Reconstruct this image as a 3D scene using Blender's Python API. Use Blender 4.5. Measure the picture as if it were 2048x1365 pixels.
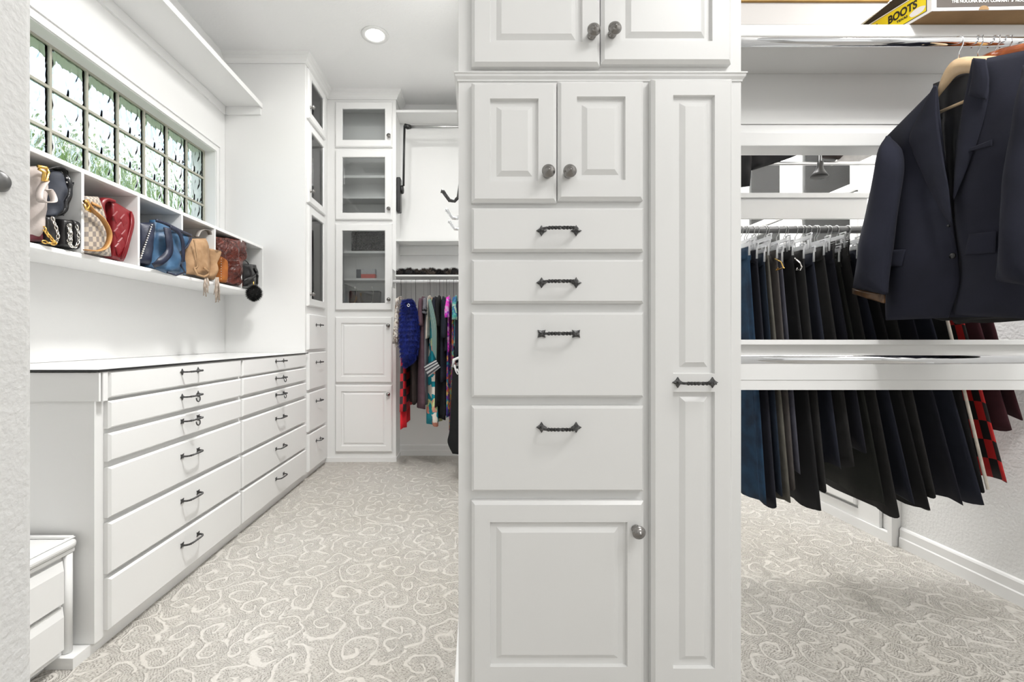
import bpy, math, random
from mathutils import Vector, Matrix, noise as mnoise

random.seed(7)
for o in list(bpy.data.objects): bpy.data.objects.remove(o)
SC = bpy.context.scene
COL = SC.collection

# ------------------------------------------------------------------ camera
F = 900.0
cam = bpy.data.cameras.new('camera'); camo = bpy.data.objects.new('camera', cam); COL.objects.link(camo)
camo.location = (0, 0, 1.0); camo.rotation_euler = (math.pi/2, 0, 0)
cam.sensor_width = 36; cam.lens = F*36/2048
cam.shift_x = (1024-950)/2048; cam.shift_y = -(682.5-678)/2048
cam.clip_start = 0.02
SC.camera = camo

# ------------------------------------------------------------------ world
W = bpy.data.worlds.new('World'); SC.world = W; W.use_nodes = True
wn = W.node_tree; wn.nodes.clear()
def N(nt, typ, **kw):
    n = nt.nodes.new(typ)
    for k, v in kw.items():
        if k in n.inputs.keys(): n.inputs[k].default_value = v
        else: setattr(n, k, v)
    return n
def ramp(nt, stops, interp='LINEAR'):
    n = nt.nodes.new('ShaderNodeValToRGB'); cr = n.color_ramp; cr.interpolation = interp
    while len(cr.elements) < len(stops): cr.elements.new(0.5)
    for e, (p, c) in zip(cr.elements, stops):
        e.position = p; e.color = (c[0], c[1], c[2], 1)
    return n
tc = N(wn, 'ShaderNodeTexCoord'); nz = N(wn, 'ShaderNodeTexNoise', Scale=2.2, Detail=5.0)
wn.links.new(tc.outputs['Generated'], nz.inputs['Vector'])
rp = ramp(wn, [(0.44, (0.42, 0.60, 0.86)), (0.55, (1.0, 1.0, 1.0))])
wn.links.new(nz.outputs['Fac'], rp.inputs['Fac'])
bg = N(wn, 'ShaderNodeBackground', Strength=1.15); out = N(wn, 'ShaderNodeOutputWorld')
wn.links.new(rp.outputs['Color'], bg.inputs['Color']); wn.links.new(bg.outputs['Background'], out.inputs['Surface'])

# ------------------------------------------------------------------ lights / exposure
def area(name, loc, rot, sx, sy, power, col=(1, 1, 1)):
    l = bpy.data.lights.new(name, 'AREA'); l.shape = 'RECTANGLE'; l.size = sx; l.size_y = sy; l.energy = power; l.color = col
    o = bpy.data.objects.new(name, l); COL.objects.link(o); o.location = loc; o.rotation_euler = rot
    return o
def downlight(name, loc, power, size=0.14):
    l = bpy.data.lights.new(name, 'AREA'); l.shape = 'DISK'; l.size = size; l.energy = power; l.color = (1, 0.985, 0.96)
    o = bpy.data.objects.new(name, l); COL.objects.link(o); o.location = loc
    return o
CEIL = 3.01
downlight('downlight', (-0.661, 2.975, CEIL-0.008), 2.5, 0.11)
area('left_aisle_fill', (-0.40, 2.0, CEIL-0.02), (0, 0, 0), 0.5, 1.1, 15, (1, 0.99, 0.975))  # added soft fill for the left aisle, no fixture there
area('right_rear_light', (1.35, 2.6, CEIL-0.02), (0, 0, 0), 0.9, 1.0, 40, (1, 0.99, 0.975))
area('right_front_fill', (1.5, -0.25, CEIL-0.02), (0, 0, 0), 0.9, 1.0, 19, (1, 0.99, 0.975))  # added fill panel to brighten the carpet on the right
def aim(o, tgt):
    o.rotation_euler = (Vector(tgt)-o.location).to_track_quat('-Z', 'Y').to_euler()
def spot(name, loc, tgt, power, ang, size=0.12):
    l = bpy.data.lights.new(name, 'SPOT'); l.energy = power; l.spot_size = math.radians(ang); l.spot_blend = 1.0; l.shadow_soft_size = size; l.color = (1, 0.99, 0.975)
    o = bpy.data.objects.new(name, l); COL.objects.link(o); o.location = loc; aim(o, tgt); return o
spot('left_fill_spot', (-0.22, 1.50, 2.90), (-1.22, 2.15, 0.15), 110, 84)  # added spot that brightens the drawer fronts, not a room fixture
spot('right_fill_spot', (1.15, 0.25, 2.85), (1.98, 1.95, 0.25), 70, 66)  # added spot to lift the right wall and floor, not a room fixture
area('rear_ceiling_fill', (0.1, -1.1, CEIL-0.02), (0, 0, 0), 2.6, 1.6, 6, (1, 0.99, 0.975))  # added overhead fill behind the camera
area('rear_fill', (0.1, -2.2, 1.5), (math.radians(90), 0, 0), 2.6, 2.0, 4.5, (0.97, 0.985, 1))  # added fill facing the island; the rear wall has no opening
SC.view_settings.view_transform = 'Standard'; SC.view_settings.look = 'None'
SC.view_settings.gamma = 1; SC.view_settings.exposure = 0.86
try: SC.view_settings.use_curve_mapping = False
except Exception: pass

# ------------------------------------------------------------------ materials
def newmat(name):
    m = bpy.data.materials.new(name); m.use_nodes = True
    return m, m.node_tree, m.node_tree.nodes['Principled BSDF']
def setp(b, **kw):
    for k, v in kw.items():
        k = k.replace('_', ' ')
        if k in b.inputs: b.inputs[k].default_value = v
def addbump(nt, b, scale, strength, dist=0.002, detail=3.0, vec='Object'):
    t = N(nt, 'ShaderNodeTexCoord'); n = N(nt, 'ShaderNodeTexNoise', Scale=scale, Detail=detail)
    nt.links.new(t.outputs[vec], n.inputs['Vector'])
    bp = N(nt, 'ShaderNodeBump', Strength=strength, Distance=dist)
    nt.links.new(n.outputs['Fac'], bp.inputs['Height']); nt.links.new(bp.outputs['Normal'], b.inputs['Normal'])
    return n, bp
def simple(name, col, rough=0.5, metal=0.0, bump=None, **kw):
    m, nt, b = newmat(name)
    setp(b, Base_Color=(*col, 1), Roughness=rough, Metallic=metal, **kw)
    if bump: addbump(nt, b, *bump)
    return m
def mottled(name, c1, c2, scale, rough=0.8, bump=(120, 0.3, 0.002), metal=0.0, **kw):
    m, nt, b = newmat(name)
    setp(b, Roughness=rough, Metallic=metal, **kw)
    n, bp = addbump(nt, b, *bump)
    t = N(nt, 'ShaderNodeTexCoord'); n2 = N(nt, 'ShaderNodeTexNoise', Scale=scale, Detail=4.0)
    nt.links.new(t.outputs['Object'], n2.inputs['Vector'])
    r = ramp(nt, [(0.35, c1), (0.65, c2)])
    nt.links.new(n2.outputs['Fac'], r.inputs['Fac']); nt.links.new(r.outputs['Color'], b.inputs['Base Color'])
    return m
def fabric(name, c, var=1.25, scale=25):
    return mottled(name, c, tuple(min(1, x*var) for x in c), scale, 0.95, (900, 0.35, 0.0015))
def prints(name, cols, scale, rough=0.8):
    m, nt, b = newmat(name); setp(b, Roughness=rough)
    t = N(nt, 'ShaderNodeTexCoord'); n = N(nt, 'ShaderNodeTexNoise', Scale=scale*0.6, Detail=2.0)
    mx = N(nt, 'ShaderNodeMixRGB', Fac=0.12)
    v = N(nt, 'ShaderNodeTexVoronoi', Scale=scale)
    nt.links.new(t.outputs['Object'], n.inputs['Vector']); nt.links.new(t.outputs['Object'], mx.inputs[1]); nt.links.new(n.outputs['Color'], mx.inputs[2])
    nt.links.new(mx.outputs[0], v.inputs['Vector'])
    s = N(nt, 'ShaderNodeSeparateColor'); nt.links.new(v.outputs['Color'], s.inputs[0])
    k = len(cols); r = ramp(nt, [(i/k, c) for i, c in enumerate(cols)], 'CONSTANT')
    nt.links.new(s.outputs[0], r.inputs['Fac']); nt.links.new(r.outputs['Color'], b.inputs['Base Color'])
    return m
def checker(name, c1, c2, sx, sy, rough=0.7, stops=None):
    m, nt, b = newmat(name); setp(b, Roughness=rough)
    t = N(nt, 'ShaderNodeTexCoord'); mp = N(nt, 'ShaderNodeMapping'); mp.inputs['Scale'].default_value = (sx, sy, 1)
    ch = N(nt, 'ShaderNodeTexChecker', Scale=1.0); ch.inputs['Color1'].default_value = (*c1, 1); ch.inputs['Color2'].default_value = (*c2, 1)
    nt.links.new(t.outputs['UV'], mp.inputs['Vector']); nt.links.new(mp.outputs[0], ch.inputs['Vector'])
    nt.links.new(ch.outputs['Color'], b.inputs['Base Color'])
    return m
def stripes(name, cols, scale, axis, rough=0.8):
    m, nt, b = newmat(name); setp(b, Roughness=rough)
    t = N(nt, 'ShaderNodeTexCoord'); mp = N(nt, 'ShaderNodeSeparateXYZ')
    nt.links.new(t.outputs['UV'], mp.inputs[0])
    mu = N(nt, 'ShaderNodeMath', operation='MULTIPLY'); mu.inputs[1].default_value = scale
    fr = N(nt, 'ShaderNodeMath', operation='FRACT')
    nt.links.new(mp.outputs[axis], mu.inputs[0]); nt.links.new(mu.outputs[0], fr.inputs[0])
    k = len(cols); r = ramp(nt, [(i/k, c) for i, c in enumerate(cols)], 'CONSTANT')
    nt.links.new(fr.outputs[0], r.inputs['Fac']); nt.links.new(r.outputs['Color'], b.inputs['Base Color'])
    return m

WHITE = simple('white_paint', (0.80, 0.80, 0.79), 0.32, bump=(60, 0.05, 0.001))
WALLM = simple('wall_paint', (0.80, 0.80, 0.79), 0.6, bump=(90, 0.08, 0.001))
TEXW = simple('textured_plaster', (0.80, 0.80, 0.79), 0.75, bump=(95, 0.6, 0.004, 3.0))
CEILM = simple('ceiling_paint', (0.87, 0.87, 0.865), 0.9, bump=(70, 0.35, 0.004))
COUNTER = simple('counter_laminate', (0.78, 0.78, 0.77), 0.12)
BLACK = simple('black_edge', (0.02, 0.02, 0.02), 0.4)
IRON = mottled('iron', (0.055, 0.055, 0.055), (0.16, 0.16, 0.16), 300, 0.38, (400, 0.3, 0.0006), 0.85)
PEWTER = simple('pewter', (0.30, 0.29, 0.28), 0.24, 0.95)
CHROME = simple('chrome', (0.75, 0.76, 0.78), 0.06, 1.0)
STEEL = simple('brushed_steel', (0.55, 0.55, 0.55), 0.3, 1.0)
GOLD = simple('gold', (0.85, 0.55, 0.16), 0.25, 1.0)
SILVER = simple('silver', (0.8, 0.78, 0.74), 0.2, 1.0)
BPLAST = simple('black_plastic', (0.015, 0.015, 0.015), 0.35)
WPLAST = simple('white_plastic', (0.8, 0.8, 0.8), 0.3)
CLEARP = simple('clear_plastic', (0.86, 0.87, 0.88), 0.08, Transmission_Weight=0.55, IOR=1.3)
GREY_REC = simple('grey_metal', (0.2, 0.2, 0.2), 0.4, 0.7)
MAPLE = mottled('maple_wood', (0.62, 0.44, 0.26), (0.72, 0.54, 0.34), 18, 0.35)
DARKWOOD = mottled('brown_wood', (0.16, 0.035, 0.008), (0.28, 0.07, 0.015), 30, 0.15)
OAK = mottled('orange_wood', (0.62, 0.33, 0.10), (0.72, 0.42, 0.16), 20, 0.3)
# pane glass: mostly see-through with a clear reflection
def paneglass():
    m, nt, b = newmat('pane_glass'); nt.nodes.remove(b)
    o = nt.nodes['Material Output']; tr = N(nt, 'ShaderNodeBsdfTransparent'); tr.inputs[0].default_value = (0.96, 0.97, 0.97, 1)
    gl = N(nt, 'ShaderNodeBsdfGlossy', Roughness=0.01); fr = N(nt, 'ShaderNodeFresnel', IOR=1.6)
    mx = N(nt, 'ShaderNodeMixShader'); nt.links.new(fr.outputs[0], mx.inputs[0]); nt.links.new(tr.outputs[0], mx.inputs[1]); nt.links.new(gl.outputs[0], mx.inputs[2])
    nt.links.new(mx.outputs[0], o.inputs[0]); return m
PANE = paneglass()
# wavy glass blocks
def blockglass():
    m, nt, b = newmat('wavy_block_glass')
    setp(b, Base_Color=(0.97, 1.0, 0.97, 1), Roughness=0.02, Transmission_Weight=1.0, IOR=1.12)
    t = N(nt, 'ShaderNodeTexCoord'); mp = N(nt, 'ShaderNodeMapping'); mp.inputs['Scale'].default_value = (1, 1.0, 0.55)
    mp.inputs['Rotation'].default_value = (0.35, 0, 0)
    n = N(nt, 'ShaderNodeTexNoise', Scale=13.0, Detail=1.0, Distortion=1.6)
    nt.links.new(t.outputs['Object'], mp.inputs[0]); nt.links.new(mp.outputs[0], n.inputs['Vector'])
    bp = N(nt, 'ShaderNodeBump', Strength=1.0, Distance=0.020)
    nt.links.new(n.outputs['Fac'], bp.inputs['Height']); nt.links.new(bp.outputs[0], b.inputs['Normal']); return m
BLOCKG = blockglass()
MORTAR = simple('block_joint', (0.42, 0.41, 0.34), 0.7)
BLOCKEDGE = simple('block_edge', (0.75, 0.82, 0.75), 0.2, Transmission_Weight=0.5)

def carpet():
    m, nt, b = newmat('scroll_carpet'); setp(b, Roughness=1.0, Specular_IOR_Level=0.1)
    L = nt.links.new
    t = N(nt, 'ShaderNodeTexCoord')
    dn = N(nt, 'ShaderNodeTexNoise', Scale=7.0, Detail=4.0); L(t.outputs['Object'], dn.inputs['Vector'])
    sub = N(nt, 'ShaderNodeVectorMath', operation='SUBTRACT'); sub.inputs[1].default_value = (0.5, 0.5, 0.5); L(dn.outputs['Color'], sub.inputs[0])
    sc = N(nt, 'ShaderNodeVectorMath', operation='SCALE'); sc.inputs['Scale'].default_value = 0.13; L(sub.outputs[0], sc.inputs[0])
    ad = N(nt, 'ShaderNodeVectorMath', operation='ADD'); L(t.outputs['Object'], ad.inputs[0]); L(sc.outputs[0], ad.inputs[1])
    fl = N(nt, 'ShaderNodeVectorMath', operation='MULTIPLY'); fl.inputs[1].default_value = (8.6, 7.4, 0); L(ad.outputs[0], fl.inputs[0])
    v = N(nt, 'ShaderNodeTexVoronoi', Scale=1.0, Randomness=0.85); v.voronoi_dimensions = '2D'; L(fl.outputs[0], v.inputs['Vector'])
    d = N(nt, 'ShaderNodeVectorMath', operation='SUBTRACT'); L(fl.outputs[0], d.inputs[0]); L(v.outputs['Position'], d.inputs[1])
    sp = N(nt, 'ShaderNodeSeparateXYZ'); L(d.outputs[0], sp.inputs[0])
    at = N(nt, 'ShaderNodeMath', operation='ARCTAN2'); L(sp.outputs[1], at.inputs[0]); L(sp.outputs[0], at.inputs[1])
    ln = N(nt, 'ShaderNodeVectorMath', operation='LENGTH'); L(d.outputs[0], ln.inputs[0])
    k = N(nt, 'ShaderNodeMath', operation='MULTIPLY'); k.inputs[1].default_value = 15.0; L(ln.outputs['Value'], k.inputs[0])
    scol = N(nt, 'ShaderNodeSeparateColor'); L(v.outputs['Color'], scol.inputs[0])
    gt = N(nt, 'ShaderNodeMath', operation='GREATER_THAN'); gt.inputs[1].default_value = 0.5; L(scol.outputs[0], gt.inputs[0])
    s2 = N(nt, 'ShaderNodeMath', operation='MULTIPLY_ADD'); s2.inputs[1].default_value = 2; s2.inputs[2].default_value = -1; L(gt.outputs[0], s2.inputs[0])
    am = N(nt, 'ShaderNodeMath', operation='MULTIPLY'); L(at.outputs[0], am.inputs[0]); L(s2.outputs[0], am.inputs[1])
    ph = N(nt, 'ShaderNodeMath', operation='ADD'); L(k.outputs[0], ph.inputs[0]); L(am.outputs[0], ph.inputs[1])
    si = N(nt, 'ShaderNodeMath', operation='SINE'); L(ph.outputs[0], si.inputs[0])
    mr = N(nt, 'ShaderNodeMapRange'); mr.interpolation_type = 'SMOOTHSTEP'; L(si.outputs[0], mr.inputs[0]); mr.inputs[1].default_value = 0.45; mr.inputs[2].default_value = 0.95
    # loop pile between the scrolls
    wv = N(nt, 'ShaderNodeVectorMath', operation='MULTIPLY'); wv.inputs[1].default_value = (520, 520, 0); L(ad.outputs[0], wv.inputs[0])
    ws = N(nt, 'ShaderNodeVectorMath', operation='SINE'); L(wv.outputs[0], ws.inputs[0]); wp = N(nt, 'ShaderNodeSeparateXYZ'); L(ws.outputs[0], wp.inputs[0])
    wm = N(nt, 'ShaderNodeMath', operation='MULTIPLY'); L(wp.outputs[0], wm.inputs[0]); L(wp.outputs[1], wm.inputs[1])
    fz = N(nt, 'ShaderNodeTexNoise', Scale=170.0, Detail=3.0); L(t.outputs['Object'], fz.inputs['Vector'])
    low = N(nt, 'ShaderNodeMath', operation='MULTIPLY_ADD'); L(wm.outputs[0], low.inputs[0]); low.inputs[1].default_value = 0.32; L(fz.outputs['Fac'], low.inputs[2])
    hi = N(nt, 'ShaderNodeMath', operation='MULTIPLY_ADD'); L(fz.outputs['Fac'], hi.inputs[0]); hi.inputs[1].default_value = 0.45; hi.inputs[2].default_value = 1.0
    mx = N(nt, 'ShaderNodeMix'); L(mr.outputs[0], mx.inputs[0]); L(low.outputs[0], mx.inputs[2]); L(hi.outputs[0], mx.inputs[3])
    bp = N(nt, 'ShaderNodeBump', Strength=0.8, Distance=0.009); L(mx.outputs[0], bp.inputs['Height']); L(bp.outputs[0], b.inputs['Normal'])
    rc = ramp(nt, [(0.12, (0.35, 0.325, 0.295)), (0.36, (0.585, 0.56, 0.52)), (0.75, (0.61, 0.585, 0.545)), (1.0, (0.615, 0.59, 0.55))]); L(mx.outputs[0], rc.inputs['Fac'])
    big = N(nt, 'ShaderNodeTexNoise', Scale=1.7, Detail=3.0); L(t.outputs['Object'], big.inputs['Vector'])
    br = ramp(nt, [(0.35, (0.93, 0.92, 0.90)), (0.65, (1, 1, 1))]); L(big.outputs['Fac'], br.inputs['Fac'])
    mm = N(nt, 'ShaderNodeMixRGB', blend_type='MULTIPLY', Fac=1.0); L(rc.outputs[0], mm.inputs[1]); L(br.outputs[0], mm.inputs[2])
    L(mm.outputs[0], b.inputs['Base Color'])
    return m
CARPET = carpet()

# ------------------------------------------------------------------ mesh helpers
class MB:
    def __init__(s): s.v = []; s.f = []; s.uv = {}
    def add(s, vs, fs):
        b = len(s.v); s.v += [tuple(map(float, v)) for v in vs]; s.f += [tuple(i+b for i in f) for f in fs]; return s
    def box(s, x0, x1, y0, y1, z0, z1):
        if x0 > x1: x0, x1 = x1, x0
        if y0 > y1: y0, y1 = y1, y0
        if z0 > z1: z0, z1 = z1, z0
        return s.add([(x0,y0,z0),(x1,y0,z0),(x1,y1,z0),(x0,y1,z0),(x0,y0,z1),(x1,y0,z1),(x1,y1,z1),(x0,y1,z1)],
                     [(0,3,2,1),(4,5,6,7),(0,1,5,4),(1,2,6,5),(2,3,7,6),(3,0,4,7)])
    def obox(s, c, u, v, w):          # oriented box: centre and three half vectors
        c, u, v, w = map(Vector, (c, u, v, w)); vs = [c+a*u+b*v+d*w for d in (-1, 1) for a, b in ((-1,-1),(1,-1),(1,1),(-1,1))]
        return s.add(vs, [(0,3,2,1),(4,5,6,7),(0,1,5,4),(1,2,6,5),(2,3,7,6),(3,0,4,7)])
    def tube(s, pts, r, n=8, caps=True):
        pts = [Vector(p) for p in pts]; rings = []
        up = Vector((0.13, 0.21, 1)).normalized(); vs = []
        for i, p in enumerate(pts):
            t = (pts[min(i+1, len(pts)-1)]-pts[max(i-1, 0)])
            t = t.normalized() if t.length > 1e-9 else Vector((0, 0, 1))
            a = t.cross(up)
            if a.length < 0.05: a = t.cross(Vector((1, 0, 0)))
            a.normalize(); b = t.cross(a).normalized(); up = b.cross(t) if False else up
            rr = r[i] if isinstance(r, (list, tuple)) else r
            vs += [p+(a*math.cos(2*math.pi*k/n)+b*math.sin(2*math.pi*k/n))*rr for k in range(n)]
        fs = [(i*n+k, i*n+(k+1) % n, (i+1)*n+(k+1) % n, (i+1)*n+k) for i in range(len(pts)-1) for k in range(n)]
        if caps: fs += [tuple(range(n))[::-1], tuple((len(pts)-1)*n+k for k in range(n))]
        return s.add(vs, fs)
    def lathe(s, prof, c, ax, n=20):  # prof: (radius, distance along ax)
        ax = Vector(ax).normalized(); a = ax.cross(Vector((0.1, 0.2, 1))).normalized(); b = ax.cross(a); c = Vector(c); vs = []
        for r, h in prof: vs += [c+ax*h+(a*math.cos(2*math.pi*k/n)+b*math.sin(2*math.pi*k/n))*max(r, 1e-5) for k in range(n)]
        m = len(prof); fs = [(i*n+k, i*n+(k+1) % n, (i+1)*n+(k+1) % n, (i+1)*n+k) for i in range(m-1) for k in range(n)]
        fs += [tuple(range(n))[::-1], tuple((m-1)*n+k for k in range(n))]
        return s.add(vs, fs)

WORG = {}
def tagp(o, label=None, cat=None, group=None, kind=None):
    if label: o['label'] = label
    if cat: o['category'] = cat
    if group: o['group'] = group
    if kind: o['kind'] = kind
    return o
def part(name, mb, mat, parent=None, origin=None, smooth=False, bevel=0, label=None, cat=None, group=None, kind=None, solid=0):
    """mesh object; mb holds world coordinates"""
    if origin is None: origin = WORG[parent.name] if parent else Vector((0, 0, 0))
    origin = Vector(origin)
    me = bpy.data.meshes.new(name)
    me.from_pydata([tuple(Vector(v)-origin) for v in mb.v], [], mb.f)
    if mb.uv:
        ul = me.uv_layers.new(name='UVMap')
        for lp in me.loops:
            ul.data[lp.index].uv = mb.uv.get(lp.vertex_index, (0, 0))
    for p in me.polygons: p.use_smooth = smooth
    me.materials.append(mat); me.update()
    o = bpy.data.objects.new(name, me); COL.objects.link(o)
    if parent: o.parent = parent; o.location = origin-WORG[parent.name]
    else: o.location = origin
    WORG[o.name] = origin
    if bevel:
        m = o.modifiers.new('bevel', 'BEVEL'); m.width = bevel; m.segments = 2; m.limit_method = 'ANGLE'; m.angle_limit = math.radians(40)
    return tagp(o, label, cat, group, kind)
def thing(name, label, cat, loc, group=None, kind=None):
    o = bpy.data.objects.new(name, None); COL.objects.link(o); o.location = loc; o.empty_display_size = 0.05
    WORG[o.name] = Vector(loc); return tagp(o, label, cat, group, kind)
def inst(name, mesh, parent, loc, rotz=0, label=None):
    o = bpy.data.objects.new(name, mesh); COL.objects.link(o); o.parent = parent
    o.location = Vector(loc)-WORG[parent.name]; o.rotation_euler = (0, 0, rotz); WORG[o.name] = Vector(loc)
    return tagp(o, label)
def mesh_of(mb, name, mat, smooth=False):
    me = bpy.data.meshes.new(name); me.from_pydata(mb.v, [], mb.f); me.materials.append(mat)
    for p in me.polygons: p.use_smooth = smooth
    return me
# pixel helpers (real planes of the room the photographed things lie on)
def SX(px, py, X): Y = X*F/(px-950.0); return Vector((X, Y, 1-(py-678.0)/F*Y))
def FY(px, py, Y): return Vector(((px-950.0)/F*Y, Y, 1-(py-678.0)/F*Y))

# face frames: u across, w up, n out of the face
class Face:
    def __init__(s, o, u, n): s.o = Vector(o); s.u = Vector(u); s.n = Vector(n); s.w = Vector((0, 0, 1))
    def p(s, a, z, d): v = s.o+s.u*a+s.n*d; return (v.x, v.y, z)
    def rot(s): return math.atan2(s.n.y, s.n.x)-math.pi/2
def loops(mb, loopsv, cap0=True, cap1=True):
    vs = [p for l in loopsv for p in l]; fs = []; m = len(loopsv)
    for i in range(m-1):
        for k in range(4): fs.append((i*4+k, i*4+(k+1) % 4, (i+1)*4+(k+1) % 4, (i+1)*4+k))
    if cap0: fs.append((3, 2, 1, 0))
    if cap1: fs.append(tuple((m-1)*4+k for k in range(4)))
    mb.add(vs, fs)
def rect(fc, a0, a1, z0, z1, d): return [fc.p(a0, z0, d), fc.p(a1, z0, d), fc.p(a1, z1, d), fc.p(a0, z1, d)]
def slab(mb, fc, a0, a1, z0, z1, d0, d1, ch=0.006, cd=0.006):
    loops(mb, [rect(fc, a0, a1, z0, z1, d0), rect(fc, a0, a1, z0, z1, d1-cd), rect(fc, a0+ch, a1-ch, z0+ch, z1-ch, d1)])
def ringdoor(mb, fc, a0, a1, z0, z1, open_, d0, d1, field=None, ch=(0.008,)*4, glass=False):
    """door frame with an opening; raised field in it, or an open hole for glass. ch: left,right,bottom,top"""
    b0, b1, c0, c1 = open_; cl, cr, cb, ct = ch
    ls = [rect(fc, a0, a1, z0, z1, d0), rect(fc, a0, a1, z0, z1, d1-0.007), rect(fc, a0+cl, a1-cr, z0+cb, z1-ct, d1), rect(fc, b0, b1, c0, c1, d1)]
    if glass:
        ls += [rect(fc, b0+.003, b1-.003, c0+.003, c1-.003, d1-0.006), rect(fc, b0+.003, b1-.003, c0+.003, c1-.003, d0)]
        loops(mb, ls+[ls[0]], False, False)
    else:
        e0, e1, g0, g1 = field
        ls += [rect(fc, b0+.002, b1-.002, c0+.002, c1-.002, d1-0.009), rect(fc, e0-.012, e1+.012, g0-.012, g1+.012, d1-0.009), rect(fc, e0, e1, g0, g1, d1-0.002)]
        loops(mb, ls)

# ------------------------------------------------------------------ hardware meshes
def handle_mesh(square=False, half=0.0422):
    mb = MB()
    for sx in (-1, 1):
        pts = []
        for k in range(8):
            r = 0.0135 if k % 2 == 0 else 0.0075
            a = k*math.pi/4+(math.pi/4 if square else 0)
            pts.append((sx*half+r*math.cos(a), 0, r*math.sin(a)))
        vs = pts+[(x, 0.0028, z) for x, y, z in pts]+[(sx*half, 0.006, 0)]
        fs = [(k, (k+1) % 8, 8+(k+1) % 8, 8+k) for k in range(8)]+[(8+k, 8+(k+1) % 8, 16) for k in range(8)]+[tuple(range(8))]
        mb.add(vs, fs)
    path = []; n = 44
    for i in range(n+1):
        t = -1+2*i/n; x = half*math.copysign(abs(t)**0.85, t)*1.04
        y = 0.004+0.027*(1-abs(t)**5)**0.6
        path.append((x, y, t))
    vs = []; h = 0.0042
    for i, (x, y, t) in enumerate(path):
        x0, y0, _ = path[max(0, i-1)]; x1, y1, _ = path[min(n, i+1)]
        T = Vector((x1-x0, y1-y0, 0)).normalized(); Nn = Vector((-T.y, T.x, 0)); B = Vector((0, 0, 1))
        tw = max(-1, min(1, t/0.7))*math.pi*2.0
        hh = h*(1.0 if abs(t) < .72 else 0.9)
        for k in range(4):
            a = tw+math.pi/4+k*math.pi/2
            vs.append(Vector((x, y, 0))+(Nn*math.cos(a)+B*math.sin(a))*hh*1.1)
    fs = [(i*4+k, i*4+(k+1) % 4, (i+1)*4+(k+1) % 4, (i+1)*4+k) for i in range(n) for k in range(4)]+[(3,2,1,0), (n*4, n*4+1, n*4+2, n*4+3)]
    mb.add(vs, fs)
    return mesh_of(mb, 'handle', IRON)
HANDLE_D = handle_mesh(False); HANDLE_S = handle_mesh(True)
HANDLE_DL = handle_mesh(False, 0.052); HANDLE_SL = handle_mesh(True, 0.052)
_k = MB(); _k.lathe([(0.007, 0), (0.0105, 0.001), (0.0105, 0.004), (0.006, 0.007), (0.0055, 0.014), (0.011, 0.018), (0.0155, 0.021), (0.0162, 0.0235), (0.0148, 0.0255), (0.0135, 0.0262), (0.0125, 0.029), (0.0085, 0.0318), (0.0032, 0.0335), (0.0028, 0.0352), (0.0005, 0.036)], (0, 0, 0), (0, 1, 0), 28)
KNOB = mesh_of(_k, 'knob', PEWTER, True)
def ring_mesh():
    mb = MB(); mb.tube([(0.009*math.cos(a), 0.032+0.004*math.sin(a*.5), -0.014+0.011*math.sin(a)) for a in [1.2+i*5.6/18 for i in range(19)]], 0.0026, 8)
    return mesh_of(mb, 'ring_pull', IRON, True)
RINGM = ring_mesh()

# ------------------------------------------------------------------ room shell
XL = -1.767; XF = -1.2013; YN = 3.18; YBC = 3.66; YB = 3.86; XR = 2.05; XBR = -0.6425
part('floor', MB().box(-2.0, 2.3, -2.5, 4.1, -0.1, 0), CARPET, kind='structure')
part('ceiling', MB().box(-2.0, 2.3, -2.5, 4.1, CEIL, CEIL+0.1), CEILM, kind='structure')
WY0, WY1, WZ0, WZ1 = 1.569, 3.040, 1.713, 2.266
m = MB(); XO = -1.93
m.box(XO, XL, -2.5, WY0, 0, CEIL); m.box(XO, XL, WY1, 4.0, 0, CEIL); m.box(XO, XL, WY0, WY1, 0, WZ0); m.box(XO, XL, WY0, WY1, WZ1, CEIL)
part('wall_left', m, WALLM, kind='structure')
part('wall_back', MB().box(XL, XR+0.15, YB, YB+0.12, 0, CEIL), WALLM, kind='structure')
part('wall_right', MB().box(XR, XR+0.12, -2.5, YB, 0, CEIL), TEXW, kind='structure')
part('wall_rear', MB().box(-1.93, XR+.12, -2.62, -2.5, 0, CEIL), WALLM, kind='structure')
nb = MB().box(XL+.0005, -0.62, 0.5, 0.634, 0, CEIL)
part('wall_front', nb, TEXW, kind='structure', bevel=0.012)
# grey fitting on the near wall at the frame's left edge
kb = MB(); kb.lathe([(0.0, 0), (0.014, 0.0), (0.014, 0.004), (0.009, 0.010), (0.0, 0.012)], SX(-6, 362, -0.62), (1, 0, 0), 20)
part('wall_fitting', kb, GREY_REC, origin=SX(-6, 362, -0.62), smooth=True, label='small grey round metal fitting on the textured near wall at the left frame edge', cat='fitting')

# window
win = thing('window_1', None, None, (-1.80, (WY0+WY1)/2, WZ0), kind='structure')
cs = MB(); cw = 0.062
for (a0, a1, z0, z1) in ((WY0-cw, WY1+cw, WZ1, WZ1+cw), (WY1, WY1+cw, WZ0-cw, WZ1), (WY0-cw, WY0, WZ0-cw, WZ1)):
    cs.box(XL, XL+0.012, a0, a1, z0, z1)
for (a0, a1, z0, z1) in ((WY0-cw, WY1+cw, WZ1+cw-.016, WZ1+cw), (WY1+cw-.016, WY1+cw, WZ0-cw, WZ1+cw-.016), (WY0-.01, WY1+.01, WZ1+.004, WZ1+.012), (WY1+.004, WY1+.012, WZ0-cw, WZ1+.004)):
    cs.box(XL+0.012, XL+0.020, a0, a1, z0, z1)
part('window_casing', cs, WHITE, win)
pit = 0.183; gb = MB(); jb = MB()
bm_ = MB(); h = 0.0855; e = 0.010
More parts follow.
